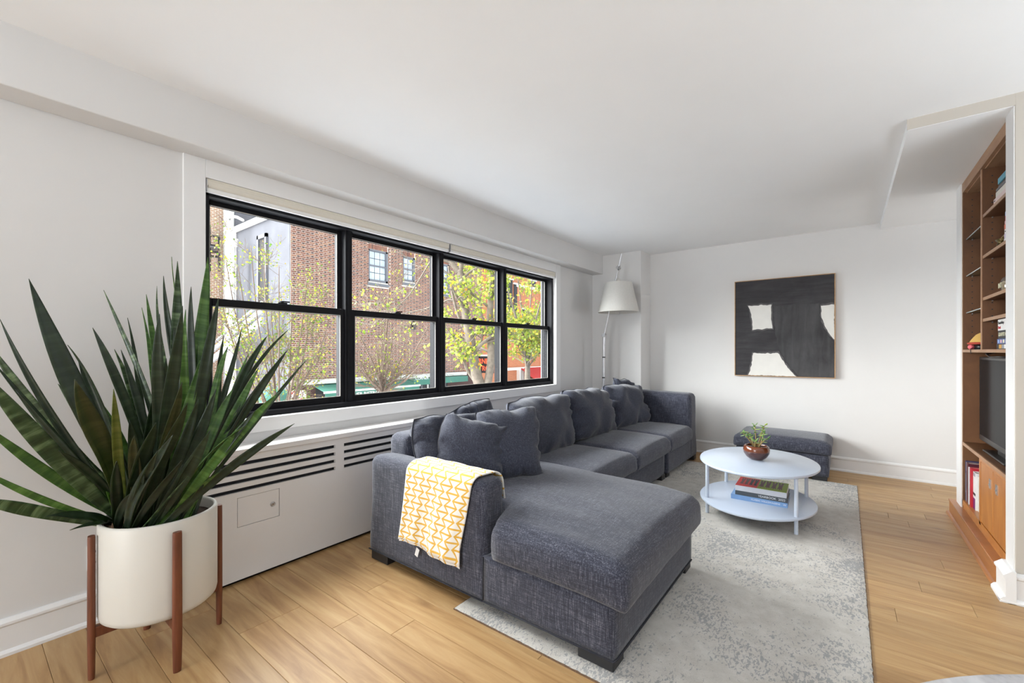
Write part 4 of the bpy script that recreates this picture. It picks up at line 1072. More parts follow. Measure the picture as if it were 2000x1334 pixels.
# lower cabinet
obj('stile', box(XB, XB + 0.018, 3.960, 4.000, 0.155, 0.572), 'door_wood', bc)
obj('partition', box(XB + 0.018, XBK, 3.975, 3.993, 0.155, 0.572), 'case_wood', bc)
obj('rail', box(XB, XB + 0.018, BY0, 3.96, 0.556, 0.572), 'door_wood', bc)
obj('bottom_board', box(XB, XBK, BY0, BY1, 0.135, 0.172), 'door_wood', bc)
for (a, b, hy) in ((3.676, 3.957, 3.731), (3.384, 3.672, 3.589)):
    d = obj('door', bbox(XB + 0.001, XB + 0.019, a, b, 0.178, 0.553, 0.002, 1), 'door_wood', bc)
    hz = 0.470; x = XB - 0.003
    fr_ = join(box(x, XB + 0.002, hy - 0.017, hy - 0.011, hz - 0.028, hz + 0.028), box(x, XB + 0.002, hy + 0.011, hy + 0.017, hz - 0.028, hz + 0.028),
               box(x, XB + 0.002, hy - 0.011, hy + 0.011, hz - 0.028, hz - 0.018), box(x, XB + 0.002, hy - 0.011, hy + 0.011, hz + 0.014, hz + 0.028), box(XB - 0.0004, XB + 0.001, hy - 0.011, hy + 0.011, hz - 0.018, hz + 0.014))
    obj('handle', fr_, 'chrome', d)
    obj('pull_lip', tube([(XB - 0.0035, hy - 0.010, hz - 0.004), (XB - 0.0045, hy, hz - 0.008), (XB - 0.0035, hy + 0.010, hz - 0.004)], 0.003, 8), 'chrome', d, smooth=True)
# plinth with moulded foot
obj('plinth', bbox(0.632, XB + 0.01, 3.402, 4.712, 0.0, 0.104, 0.004), 'plinth_wood', bc)
obj('plinth_top', bbox(0.628, XB + 0.02, 3.402, 4.716, 0.100, 0.112, 0.003), 'plinth_wood', bc)
obj('foot_moulding', xf(prism([(0, 0), (0.016, 0), (0.015, 0.008), (0.010, 0.014), (0, 0.017)], 3.404, 4.728, 'y'), Matrix.Translation((0.632, 0, 0)) @ Matrix.Scale(-1, 4, (1, 0, 0))), 'plinth_wood', bc)
obj('riser', box(XB + 0.004, XB + 0.02, BY0, BY1, 0.10, 0.136), 'door_wood', bc)

# ---------------------------------------------------------------- television
tv = thing('television', (0.76, 3.905, 0.594), 'flat black television standing on the bookcase counter', 'television')
TX = 0.742
n = NT('tv_screen'); n.color((0.012, 0.012, 0.013)); n.rough(n.ramp(n.noise(n.coord('Object'), 3, 2), [(0, (0.10, 0.10, 0.10)), (1, (0.16, 0.16, 0.16))])); n.b.inputs['Specular IOR Level'].default_value = 0.008; M['tv_screen'] = n.m
obj('housing', bbox(TX, TX + 0.05, 3.40, 4.412, 0.634, 1.212, 0.006), 'black_plastic', tv)
obj('screen', box(TX - 0.0006, TX + 0.001, 3.42, 4.392, 0.672, 1.192), 'tv_screen', tv)
obj('neck', bbox(TX + 0.012, TX + 0.045, 3.80, 4.01, 0.60, 0.66, 0.005), 'black_plastic', tv)
obj('stand', bbox(TX - 0.03, TX + 0.19, 3.66, 4.15, 0.5943, 0.606, 0.005), 'black_plastic', tv)
cb_ = thing('cable', (XB + 0.03, 3.7, 1.2), 'thin black cable sagging under the shelf above the television', 'cable')
obj('wire', tube([(XB + 0.10, 4.18, 1.240), (XB + 0.04, 4.05, 1.232), (XB + 0.03, 3.9, 1.214), (XB + 0.03, 3.7, 1.218), (XB + 0.04, 3.45, 1.216)], 0.004, 6), 'black_plastic', cb_, smooth=True)

# ---------------------------------------------------------------- books on the shelves
for nm, c in (('bk_teal', (86, 158, 178)), ('bk_brown', (82, 56, 52)), ('bk_grey', (96, 96, 100)), ('bk_ivory', (222, 216, 206)), ('bk_white', (230, 228, 226)), ('bk_rose', (222, 200, 198)),
              ('bk_sky', (150, 176, 214)), ('bk_crimson', (178, 58, 82)), ('bk_pink', (226, 180, 182)), ('bk_orange', (218, 110, 76)), ('bk_lilac', (202, 190, 212)), ('bk_navy', (44, 42, 84)), ('bk_maroon', (84, 24, 40)),
              ('bk_black', (26, 24, 28)), ('bk_red', (188, 34, 48)), ('bk_silver', (150, 150, 156)), ('bk_purple', (120, 40, 110)), ('bk_aqua', (84, 190, 200)), ('bk_gold', (200, 150, 60)), ('bk_blue', (70, 90, 150)), ('bk_cream', (226, 222, 190))):
    lmat(nm, srgb(*c))
def lay(z, specs, ystart, group):
    for (mat_, T, L, dx, dy, lab) in specs:
        t = book('book', lab, L, 0.21, T, (XB + 0.018 + dx + 0.105, ystart - L / 2 + dy, z + 0.0004), 0, mat_, group, parent_rot=(0, 0, -pi / 2))
        z += T + 0.0006
        yield t
gT = 'books lying in a stack on the top shelf'
st1 = list(lay(2.104, [('bk_rose', .036, .31, 0.0, .02, 'pale pink book at the bottom of the stack on the top shelf'), ('bk_ivory', .034, .31, .004, -.005, 'thick ivory book second from the bottom on the top shelf'),
          ('bk_grey', .012, .29, .0, -.03, 'thin grey book in the stack on the top shelf'), ('bk_brown', .016, .27, .006, -.045, 'dark brown book under the teal one on the top shelf'),
          ('bk_teal', .032, .24, .0, -.07, 'teal book on top of the stack on the top shelf')], 3.735, gT))
gM = 'paperbacks stacked on the second shelf'
st2 = list(lay(1.848, [('bk_white', .020, .15, .0, .012, 'white paperback lowest in the colourful stack'), ('bk_lilac', .024, .15, .0, .006, 'lilac paperback second in the colourful stack'), ('bk_white', .024, .145, .0, .0, 'white paperback above the lilac one in the colourful stack'),
          ('bk_orange', .026, .15, .0, .004, 'orange paperback in the middle of the colourful stack'), ('bk_pink', .018, .14, .0, -.004, 'pale pink paperback above the orange one'), ('bk_crimson', .026, .135, .0, -.012, 'crimson paperback near the top of the colourful stack'), ('bk_sky', .022, .135, .0, -.012, 'sky blue paperback on top of the colourful stack')], 3.535, gM))
gG = 'books lying on the shelf above the television'
gb = list(lay(1.261, [('bk_black', .030, .30, .0, .03, 'black book with gold and white print at the bottom of the stack above the television'), ('bk_blue', .028, .29, .0, .02, 'blue picture book second from the bottom above the television'),
          ('bk_black', .046, .265, .0, .0, 'thick black book with cream lettering in the stack above the television'), ('bk_white', .062, .27, .0, .004, 'white book with black and red lettering on top of the stack above the television')], 3.66, gG))
def spine(book_, x0, x1, z0, z1, mat_, nm='print'):
    return obj(nm, box(x0, x1, -0.1056, -0.1049, z0, z1), mat_, book_, local=True)
# local +x of a lying book points to the near end of the shelf after the turn; the spine is at local -y
def spine_text(book_, s, size, x, z, mat_):
    o = text('lettering', s, size, mat_, book_, Vector(OFF[book_.name]) + Vector((x, -0.1058, z)), (pi / 2, 0, 0), 0.0004, 'LEFT')
    return o
spine(gb[0], -0.10, -0.05, 0.004, 0.026, 'bk_gold'); spine(gb[0], -0.045, -0.005, 0.004, 0.026, 'bk_silver'); spine(gb[0], 0.0, 0.05, 0.004, 0.026, 'bk_white')
for k in range(5): spine(gb[1], -0.13 + k * 0.05, -0.10 + k * 0.05, 0.005, 0.023, ('bk_sky', 'bk_pink', 'bk_cream', 'bk_silver', 'bk_sky')[k])
spine_text(gb[2], 'GRAFFITI WORLD', 0.030, -0.122, 0.023, 'bk_cream')
spine_text(gb[3], 'BeastieBoys', 0.024, -0.126, 0.043, 'bk_black'); spine_text(gb[3], 'Book', 0.024, -0.126, 0.017, 'bk_red')
spine_text(st1[0], 'mil', 0.016, -0.14, 0.024, 'bk_black'); spine_text(st2[2], 'mo', 0.014, -0.06, 0.012, 'bk_black')

# upright books in the open lower bay
gU = 'upright books in the lower bay of the bookcase'
def stand(y, T, H, D, mat_, lab, lean=0.0, x=0.0):
    # spine faces the room (-x): local x (spine) -> up, local -y (spine side) -> -x, thickness -> y
    R = Matrix(((0, 1, 0), (0, 0, 1), (1, 0, 0))).to_4x4()
    t = book('book', lab, H, D, T, (XB + 0.012 + x + D / 2, y - T, 0.1725 + H / 2), 0, mat_, gU, parent_rot=R.to_euler())
    return t
yy = 4.482
ub = []
for (T, H, D, mat_, lab, x) in ((.024, .288, .24, 'bk_navy', 'tall dark blue book at the far end of the lower bay', 0), (.014, .284, .24, 'bk_silver', 'slim silver book beside the dark blue one in the lower bay', 0),
      (.052, .284, .245, 'bk_maroon', 'thick maroon album in the lower bay', 0), (.014, .262, .22, 'bk_white', 'thin white book left of the black one in the lower bay', 0), (.026, .256, .22, 'bk_black', 'black book with pink lettering in the lower bay', 0.004),
      (.036, .270, .23, 'bk_red', 'bright red book in the lower bay', 0.0), (.072, .252, .25, 'bk_white', 'wide white binder next to the red book', 0.010), (.060, .235, .22, 'bk_ivory', 'ivory box file beside the cabinet door in the lower bay', 0.02)):
    t = stand(yy, T, H, D, mat_, lab, 0, x); ub.append((t, H, D, T)); yy -= T + 0.003
def up_print(b, h0, h1, t0, t1, mat_, nm='print'):
    t, H, D, T = b
    return obj(nm, box(-H / 2 + h0, -H / 2 + h1, -D / 2 - 0.0008, -D / 2 + 0.0004, t0, t1), mat_, t, local=True)
up_print(ub[0], 0.06, 0.20, 0.009, 0.014, 'bk_silver'); up_print(ub[1], 0.08, 0.22, 0.005, 0.008, 'bk_brown'); up_print(ub[2], 0.10, 0.20, 0.022, 0.028, 'bk_brown')
text('lettering', 'arts', 0.020, 'bk_pink', ub[4][0], Vector(OFF[ub[4][0].name]) + Vector((-0.07, -ub[4][2] / 2 - 0.0006, 0.013)), (pi / 2, 0, 0), 0.0004)
up_print(ub[6], 0.225, 0.247, 0.010, 0.066, 'bk_silver'); up_print(ub[6], 0.095, 0.112, 0.004, 0.068, 'bk_black'); up_print(ub[6], 0.0, 0.075, 0.012, 0.068, 'bk_purple')

# ---------------------------------------------------------------- small ornaments
M['bronze'] = plain('aged_bronze', srgb(120, 104, 66), 0.4, metal=0.6, var=0.35, scale=60)
M['cat_black'] = plain('black_figurine', (0.010, 0.010, 0.011), 0.35)
def blob(c, r, n=10, m=14, sq=(1, 1, 1), rot=None):
    V, Fc = [], []
    for i in range(n + 1):
        a = -pi / 2 + pi * i / n
        for k in range(m):
            b = 2 * pi * k / m
            p = Vector((r * cos(a) * cos(b) * sq[0], r * cos(a) * sin(b) * sq[1], r * sin(a) * sq[2]))
            if rot is not None: p = rot @ p
            V.append(tuple(p + Vector(c)))
    for i in range(n):
        for k in range(m): Fc.append((i * m + k, i * m + (k + 1) % m, (i + 1) * m + (k + 1) % m, (i + 1) * m + k))
    return V, Fc
# crouching frog-like bronze on the second shelf
fx, fy, fz = XB + 0.055, 3.645, 1.848
fg = thing('frog_figurine', (fx, fy, fz), 'small bronze crouching frog figurine on the second shelf', 'figurine')
obj('body', join(blob((fx, fy, fz + 0.034), 0.040, sq=(0.8, 1.25, 0.75), rot=Matrix.Rotation(-0.45, 3, 'X')), blob((fx, fy + 0.050, fz + 0.034), 0.024, sq=(0.9, 1.1, 0.8)), blob((fx - 0.012, fy + 0.048, fz + 0.054), 0.008), blob((fx + 0.012, fy + 0.048, fz + 0.054), 0.008)), 'bronze', fg, smooth=True)
for sx in (-1, 1):
    obj('hind_leg', tube([(fx + sx * 0.025, fy - 0.035, fz + 0.03), (fx + sx * 0.042, fy - 0.005, fz + 0.030), (fx + sx * 0.04, fy - 0.045, fz + 0.010), (fx + sx * 0.044, fy - 0.012, fz + 0.006)], [0.014, 0.012, 0.008, 0.006], 8), 'bronze', fg, smooth=True)
    obj('front_leg', tube([(fx + sx * 0.022, fy + 0.035, fz + 0.03), (fx + sx * 0.03, fy + 0.045, fz + 0.015), (fx + sx * 0.03, fy + 0.062, fz + 0.005)], [0.010, 0.008, 0.006], 8), 'bronze', fg, smooth=True)
# glass bottle with cork and painted letters
bx_, by_, bz_ = XB + 0.055, 3.60, 1.586
gbm = NT('bottle_glass'); tr = gbm.add('ShaderNodeBsdfTransparent'); tr.inputs[0].default_value = (0.92, 0.93, 0.9, 1); gl = gbm.add('ShaderNodeBsdfGlossy'); gl.inputs['Roughness'].default_value = 0.05
mx = gbm.add('ShaderNodeMixShader'); mx.inputs[0].default_value = 0.22; gbm.link(tr.outputs[0], mx.inputs[1]); gbm.link(gl.outputs[0], mx.inputs[2]); gbm.link(mx.outputs[0], gbm.out.inputs[0]); M['bottle_glass'] = gbm.m
bt = thing('glass_bottle', (bx_, by_, bz_), 'little corked glass jug with cream lettering on the third shelf', 'bottle')
obj('glass', lathe([(0.030, bz_ + 0.0005), (0.038, bz_ + 0.004), (0.040, bz_ + 0.02), (0.040, bz_ + 0.055), (0.034, bz_ + 0.072), (0.018, bz_ + 0.084), (0.014, bz_ + 0.095), (0.016, bz_ + 0.102), (0.012, bz_ + 0.102)], 28, (bx_, by_)), 'bottle_glass', bt, smooth=True)
obj('filling', lathe([(0.034, bz_ + 0.003), (0.036, bz_ + 0.05), (0.03, bz_ + 0.056), (0.002, bz_ + 0.057)], 24, (bx_, by_)), lmat('sand', srgb(196, 176, 146)), bt, smooth=True)
obj('cork', lathe([(0.012, bz_ + 0.096), (0.013, bz_ + 0.118), (0.002, bz_ + 0.119)], 16, (bx_, by_)), lmat('cork', srgb(206, 184, 150)), bt, smooth=True)
obj('handle', tube([(bx_, by_ - 0.012, bz_ + 0.098), (bx_, by_ - 0.032, bz_ + 0.096), (bx_, by_ - 0.034, bz_ + 0.082), (bx_, by_ - 0.024, bz_ + 0.076)], 0.0035, 8), 'bottle_glass', bt, smooth=True)
text('lettering', 'INT', 0.040, 'bk_cream', bt, (bx_ - 0.0415, by_, bz_ + 0.032), (pi / 2, 0, -pi / 2), 0.0008)
# sitting black cat
kx, ky, kz = XB + 0.055, 3.52, 1.453
ct_ = thing('cat_figurine', (kx, ky, kz), 'small black sitting cat figurine on the fourth shelf', 'figurine')
obj('body', join(tube([(kx, ky - 0.030, kz + 0.014), (kx, ky - 0.016, kz + 0.030), (kx, ky + 0.006, kz + 0.050), (kx, ky + 0.018, kz + 0.068), (kx, ky + 0.026, kz + 0.080)], [0.017, 0.024, 0.020, 0.013, 0.011], 12), blob((kx, ky + 0.030, kz + 0.088), 0.0155, sq=(0.95, 1.1, 0.95)),
                 tube([(kx, ky + 0.040, kz + 0.085), (kx, ky + 0.050, kz + 0.083)], [0.009, 0.004], 8), blob((kx, ky - 0.022, kz + 0.016), 0.024, sq=(1, 1.1, 0.66))), 'cat_black', ct_, smooth=True)
for sx in (-1, 1):
    obj('ear', tube([(kx + sx * 0.009, ky + 0.026, kz + 0.098), (kx + sx * 0.010, ky + 0.024, kz + 0.112)], [0.006, 0.001], 6), 'cat_black', ct_)
    obj('front_leg', tube([(kx + sx * 0.009, ky + 0.016, kz + 0.055), (kx + sx * 0.010, ky + 0.024, kz + 0.02), (kx + sx * 0.010, ky + 0.026, kz + 0.004), (kx + sx * 0.010, ky + 0.034, kz + 0.003)], [0.008, 0.006, 0.006, 0.005], 8), 'cat_black', ct_, smooth=True)
obj('tail', tube([(kx, ky - 0.040, kz + 0.008), (kx - 0.014, ky - 0.050, kz + 0.006), (kx - 0.026, ky - 0.034, kz + 0.006), (kx - 0.028, ky - 0.010, kz + 0.006)], [0.006, 0.006, 0.005, 0.003], 8), 'cat_black', ct_, smooth=True)
# tan domed ornament with a pink ball
ox, oy, oz = XB + 0.05, 4.215, 1.261
om = thing('ornament', (ox, oy, oz), 'tan dome-shaped ornament with a pink ball on the shelf above the television', 'ornament')
lmat('tan_felt', srgb(206, 166, 92), 0.9); lmat('red_felt', srgb(176, 70, 52), 0.9); lmat('pink_ball', srgb(226, 110, 116), 0.6)
obj('dome', lathe([(0.060, oz + 0.048), (0.056, oz + 0.058), (0.046, oz + 0.075), (0.028, oz + 0.10), (0.010, oz + 0.112), (0.002, oz + 0.113)], 24, (ox, oy)), 'tan_felt', om, smooth=True)
obj('brim', lathe([(0.058, oz + 0.034), (0.070, oz + 0.038), (0.070, oz + 0.044), (0.058, oz + 0.050)], 24, (ox, oy)), 'red_felt', om, smooth=True)
obj('knot', blob((ox + 0.01, oy - 0.055, oz + 0.085), 0.026, sq=(1, 0.8, 1.2)), 'tan_felt', om, smooth=True)
obj('ball', blob((ox - 0.05, oy + 0.005, oz + 0.0175), 0.017), 'pink_ball', om, smooth=True)
obj('foot', join(blob((ox - 0.02, oy + 0.035, oz + 0.018), 0.0175), tube([(ox, oy, oz + 0.001), (ox, oy, oz + 0.04)], [0.04, 0.03], 14)), 'cat_black', om, smooth=True)
obj('tail_cord', tube([(ox - 0.045, oy - 0.016, oz + 0.012), (ox - 0.056, oy - 0.018, oz + 0.006), (ox - 0.0565, oy - 0.021, oz - 0.018), (ox - 0.0565, oy - 0.032, oz - 0.026)], 0.0022, 6), 'cat_black', om, smooth=True)

# ================================================================ OUTDOORS: the street seen through the window
XF, FY0, FY1, FZT = -15.3, 7.22, 17.2, 6.30
GZ = -3.2
M['asphalt'] = plain('asphalt', srgb(168, 172, 178), 0.95, var=0.15, scale=6)
M['stucco'] = plain('grey_stucco', srgb(98, 98, 104), 0.95, var=0.14, scale=1.6, bump=0.08, bscale=30)
M['mortar'] = plain('pale_mortar', srgb(224, 214, 204), 0.95, var=0.08, scale=4)
M['coping'] = plain('white_coping', srgb(236, 232, 224), 0.8, var=0.04, scale=4)
M['ext_grey'] = plain('grey_window_paint', srgb(116, 116, 122), 0.6)
M['ext_glass'] = plain('reflecting_pane', srgb(196, 204, 214), 0.12, var=0.2, scale=2.0)
M['ext_dark'] = plain('dark_opening', srgb(46, 44, 46), 0.6)
M['awning_green'] = plain('green_awning_canvas', srgb(70, 122, 106), 0.8, var=0.08, scale=3)
M['awning_red'] = plain('red_awning_canvas', srgb(184, 48, 44), 0.8, var=0.06, scale=3)
M['sign_white'] = plain('sign_white', srgb(238, 236, 232), 0.6)
M['sign_red'] = plain('sign_red', srgb(206, 66, 54), 0.6)
ne = NT('neon_red'); ne.b.inputs['Emission Color'].default_value = (1.0, 0.10, 0.035, 1); ne.b.inputs['Emission Strength'].default_value = 1.1; ne.color((0.8, 0.1, 0.05)); M['neon'] = ne.m
struct('ground_street', box(-60, -3.2, -25, 70, GZ - 0.1, GZ), 'asphalt')
struct('ground_pavement', box(XF, XF + 3.0, -25, 60, GZ, GZ + 0.14), 'mortar')

# brick material: colour per brick
n = NT('facade_brick'); at_ = n.add('ShaderNodeAttribute', attribute_name='tone')
col = n.ramp(at_.outputs['Fac'], [(0.0, srgb(70, 48, 46)), (0.22, srgb(88, 58, 52)), (0.45, srgb(134, 84, 68)), (0.75, srgb(150, 96, 74)), (1.0, srgb(166, 116, 88))])
col = n.mix(n.math('MULTIPLY', n.noise(n.coord('Object'), 40, 3), 0.3), col, srgb(120, 90, 80)); n.color(col); n.rough(0.9)
M['brick'] = n.m
bld = thing('brick_building', (XF, 12, GZ), 'brown brick corner building with green awnings across the street', 'building')
obj('wall_core', box(XF - 6.0, XF - 0.12, FY0 + 0.02, FY1, GZ, FZT), 'mortar', bld)
Xg = ony(462, 445, FY0).x
obj('side_wall', box(Xg, XF - 0.04, FY0 - 0.02, FY0 + 0.05, GZ, 6.20), 'stucco', bld, label='grey stucco side wall')
obj('coping', box(Xg - 0.05, XF - 0.05, FY0 - 0.10, FY0 + 0.35, 6.16, 6.38), 'coping', bld)
# windows in the facade
WINS = [(10.33, 11.27, 4.10, 5.42), (12.05, 12.72, 4.32, 5.42), (14.05, 14.85, 4.05, 5.45), (7.0, 7.0, 0, 0)]
WINS = WINS[:3]
ysx = sorted({FY0, FY1} | {v for w in WINS for v in w[:2]}); zsx = sorted({GZ, FZT} | {v for w in WINS for v in w[2:]})
mp_ = []
for i in range(len(ysx) - 1):
    for j in range(len(zsx) - 1):
        yc, zc = (ysx[i] + ysx[i + 1]) / 2, (zsx[j] + zsx[j + 1]) / 2
        if not any(w[0] < yc < w[1] and w[2] < zc < w[3] for w in WINS): mp_.append(box(XF - 0.13, XF - 0.010, ysx[i], ysx[i + 1], zsx[j], zsx[j + 1]))
obj('mortar_face', join(*mp_), 'mortar', bld)
for (a, b, z0, z1) in WINS:
    w = obj('window', join(box(XF - 0.10, XF - 0.02, a, a + 0.06, z0, z1), box(XF - 0.10, XF - 0.02, b - 0.10, b, z0, z1), box(XF - 0.10, XF - 0.02, a, b, z0, z0 + 0.09), box(XF - 0.10, XF - 0.02, a, b, z1 - 0.07, z1), box(XF - 0.10, XF - 0.03, a, b, (z0 + z1) / 2 - 0.03, (z0 + z1) / 2 + 0.03)), 'ext_grey', bld)
    nc = 3 if b - a > 0.7 else 2
    for r in range(4):
        for c in range(nc):
            ya = a + 0.06 + (b - a - 0.16) * c / nc; yb = a + 0.06 + (b - a - 0.16) * (c + 1) / nc; za = z0 + 0.09 + (z1 - z0 - 0.16) * r / 4; zb_ = z0 + 0.09 + (z1 - z0 - 0.16) * (r + 1) / 4
            obj('pane', box(XF - 0.085, XF - 0.075, ya + 0.012, yb - 0.012, za + 0.012, zb_ - 0.012), 'ext_glass', w)
    obj('sill', box(XF - 0.10, XF + 0.03, a - 0.05, b + 0.05, z0 - 0.16, z0 - 0.06), 'ext_grey', bld)
    obj('reveal', box(XF - 0.118, XF - 0.10, a, b, z0, z1), 'ext_dark', bld)
# Flemish-bond bricks
bk = []
pitch = 0.0700; Ls, Lh, J = 0.200, 0.095, 0.019
rb_ = random.Random(31)
zrow = 0.24; rowi = 0
while zrow < FZT - pitch:
    y = FY0 - (0.0 if rowi % 2 == 0 else 0.157) ; k = 0
    while y < FY1 - 0.05:
        L = Ls if k % 2 == 0 else Lh
        y0 = max(y, FY0); y1 = y + L
        tone = rb_.uniform(0.42, 1.0) if k % 2 == 0 else rb_.uniform(0.0, 0.5)
        pieces = [(y0, y1)]
        for (wa, wb, wc, wd) in WINS:
            if zrow + pitch > wc - 0.17 and zrow < wd + 0.20:
                pieces = [q for (pa, pb) in pieces for q in ((pa, min(pb, wa - 0.075)), (max(pa, wb + 0.075), pb))]
        for (pa, pb) in pieces:
            if pb - pa > 0.03: bk.append((pa, pb, zrow, zrow + pitch - J, tone))
        y += L + J; k += 1
    zrow += pitch; rowi += 1
# soldier courses over the windows, below the sills and over the shopfront
for (a, b, c, d) in WINS:
    z = c - 0.17
    while z < d + 0.15:
        for (ya_, yb_2) in ((a - 0.066, a - 0.006), (b + 0.006, b + 0.066)): bk.append((ya_, yb_2, z, z + pitch - J, rb_.uniform(0.2, 0.9)))
        z += pitch
    y = a - 0.0
    while y < b - 0.05:
        bk.append((y, y + 0.056, d + 0.005, d + 0.195, rb_.uniform(0.3, 0.9))); bk.append((y, y + 0.056, c - 0.27 + 0.10, c - 0.165, rb_.uniform(0.2, 0.8))); y += pitch
def bmesh_of(b, p=0.0):
    y0, y1, z0, z1, t = b; x0, x1 = XF - 0.02, XF + p
    return [(x0, y0, z0), (x0, y1, z0), (x0, y1, z1), (x0, y0, z1), (x1, y0, z0), (x1, y1, z0), (x1, y1, z1), (x1, y0, z1)], [(4, 5, 6, 7), (0, 1, 5, 4), (1, 2, 6, 5), (2, 3, 7, 6), (3, 0, 4, 7)]
def vis(b):      # within the window opening as seen from the room
    c = Vector((XF, (b[0] + b[1]) / 2, (b[2] + b[3]) / 2)) - C0
    s = -2.85 / c.x; yw = c.y * s; zw = CAM_H + c.z * s
    return WY0 + 0.05 < yw < WY1 - 0.05 and WZ0 + 0.05 < zw < 2.10
order = sorted(range(len(bk)), key=lambda i: (not (vis(bk[i]) and bk[i][1] - bk[i][0] > 0.15), (Vector((XF, bk[i][0], bk[i][2])) - C0).length))
single = set(order[:300])
shared = {}
fac = obj('brickwork', ([(XF, FY0, 0), (XF, FY0 + .01, 0), (XF, FY0, .01)], [(0, 1, 2)]), 'brick', bld, kind='stuff')
V, Fc, tones = [], [], []
for i, b in enumerate(bk):
    m = bmesh_of(b, rb_.uniform(0.0, 0.004))
    if i in single:
        key = (round(b[1] - b[0], 3), int(b[4] * 5))
        if key not in shared:
            cy, cz = (b[0] + b[1]) / 2, (b[2] + b[3]) / 2
            me = bpy.data.meshes.new('brick'); me.from_pydata([(p[0] - XF, p[1] - cy, p[2] - cz) for p in m[0]], [], m[1]); me.materials.append(M['brick'])
            a_ = me.attributes.new('tone', 'FLOAT', 'FACE'); a_.data.foreach_set('value', [b[4]] * 5); shared[key] = me
        o = bpy.data.objects.new('brick', shared[key]); COL.objects.link(o); o.parent = bld
        o.location = Vector((XF, (b[0] + b[1]) / 2, (b[2] + b[3]) / 2)) - OFF[bld.name]
    else:
        o_ = len(V); V += m[0]; Fc += [tuple(q + o_ for q in f) for f in m[1]]; tones += [b[4]] * 5
off = OFF[bld.name]; me = bpy.data.meshes.new('brickwork')
me.from_pydata([(p[0] - off.x, p[1] - off.y, p[2] - off.z) for p in V], [], Fc); me.materials.append(M['brick'])
a_ = me.attributes.new('tone', 'FLOAT', 'FACE'); a_.data.foreach_set('value', tones); old = fac.data; fac.data = me; bpy.data.meshes.remove(old)
# shopfront: fascia, piers, glazing
obj('fascia', bbox(XF, XF + 0.16, 7.55, 15.9, 0.05, 0.21, 0.02), 'coping', bld)
obj('shop_pier', box(XF - 0.01, XF + 0.02, FY0, 8.1, GZ, 0.05), 'brick', bld); obj('shop_pier', box(XF - 0.01, XF + 0.02, 14.7, FY1, GZ, 0.22), 'brick', bld)
obj('shop_window', box(XF - 0.02, XF, 8.1, 14.7, GZ, 0.05), 'ext_dark', bld)
for k in range(9): obj('shop_mullion', box(XF, XF + 0.05, 11.6 + k * 0.36, 11.66 + k * 0.36, GZ, 0.05), 'coping' if k % 2 else 'ext_grey', bld)
obj('lantern', join(box(XF + 0.02, XF + 0.2, 12.45, 12.6, 2.2, 2.5), tube([(XF, 12.52, 2.5), (XF + 0.12, 12.52, 2.62), (XF + 0.12, 12.52, 2.5)], 0.015, 6)), 'ext_dark', bld)
# awnings
aw = thing('green_awning', (XF, 10, -0.4), 'green canvas awning with white lettering over the shopfront', 'awning')
xe = XF + 0.95
obj('canopy', join(prism([(XF + 0.02, 0.02), (XF + 0.02, 0.04), (xe, -0.17), (xe, -0.20)], 7.95, 12.15, 'y')), 'awning_green', aw)
obj('front_bar', bbox(xe - 0.02, xe + 0.03, 7.9, 12.2, -0.23, -0.16, 0.01), 'coping', aw)
obj('valance', box(xe, xe + 0.015, 7.95, 12.15, -0.50, -0.22), 'awning_green', aw)
text('lettering', 'CORNER BISTRO', 0.20, 'sign_white', aw, onx(706, 770, xe + 0.02), (pi / 2, 0, pi / 2), 0.004, 'CENTER', 1.0, 0.002)
aw2 = thing('green_awning', (XF, 13.5, -0.3), 'narrow green sign awning to the right of the larger one, beside the big tree', 'awning')
obj('canopy', box(XF + 0.02, XF + 0.42, 12.3, 15.7, -0.24, 0.03), 'awning_green', aw2)
text('lettering', 'CORNER BISTRO', 0.19, 'sign_white', aw2, onx(836, 738, XF + 0.43), (pi / 2, 0, pi / 2), 0.004)
dm = onx(533, 792, XF + 0.3)
aw3 = thing('dome_awning', tuple(dm), 'small rounded green awning at the corner of the brick building', 'awning')
V, Fc = [], []
for i in range(7):
    a = pi / 2 * i / 6
    for k in range(17):
        b = -pi / 2 + pi * k / 16
        V.append((dm.x + 0.55 * cos(a) * cos(b), dm.y + 0.62 * cos(a) * sin(b), dm.z + 0.62 * sin(a)))
for i in range(6):
    for k in range(16): Fc.append((i * 17 + k, i * 17 + k + 1, (i + 1) * 17 + k + 1, (i + 1) * 17 + k))
obj('canopy', (V, Fc), 'awning_green', aw3, smooth=True)
obj('valance', tube([(dm.x + 0.55 * cos(-pi / 2 + pi * k / 16), dm.y + 0.62 * sin(-pi / 2 + pi * k / 16), dm.z) for k in range(17)], 0.03, 6), 'awning_green', aw3)
# neon blade sign at the end of the building
ns_ = onx(940, 712, XF + 0.75)
sg = thing('neon_sign', (ns_.x, ns_.y, ns_.z - 0.4), 'black hanging sign with red neon lettering between the tree trunks', 'sign')
obj('board', box(ns_.x - 0.72, ns_.x + 0.72, ns_.y, ns_.y + 0.15, ns_.z - 0.42, ns_.z + 0.42), 'ext_dark', sg)
obj('cap', box(ns_.x - 0.80, ns_.x + 0.80, ns_.y - 0.04, ns_.y + 0.19, ns_.z + 0.42, ns_.z + 0.50), 'coping', sg)
text('lettering', 'CORNER', 0.36, 'neon', sg, (ns_.x - 0.02, ns_.y - 0.01, ns_.z + 0.16), (pi / 2, 0, 0), 0.01)
text('lettering', 'BISTRO', 0.36, 'neon', sg, (ns_.x - 0.02, ns_.y - 0.01, ns_.z - 0.20), (pi / 2, 0, 0), 0.01)
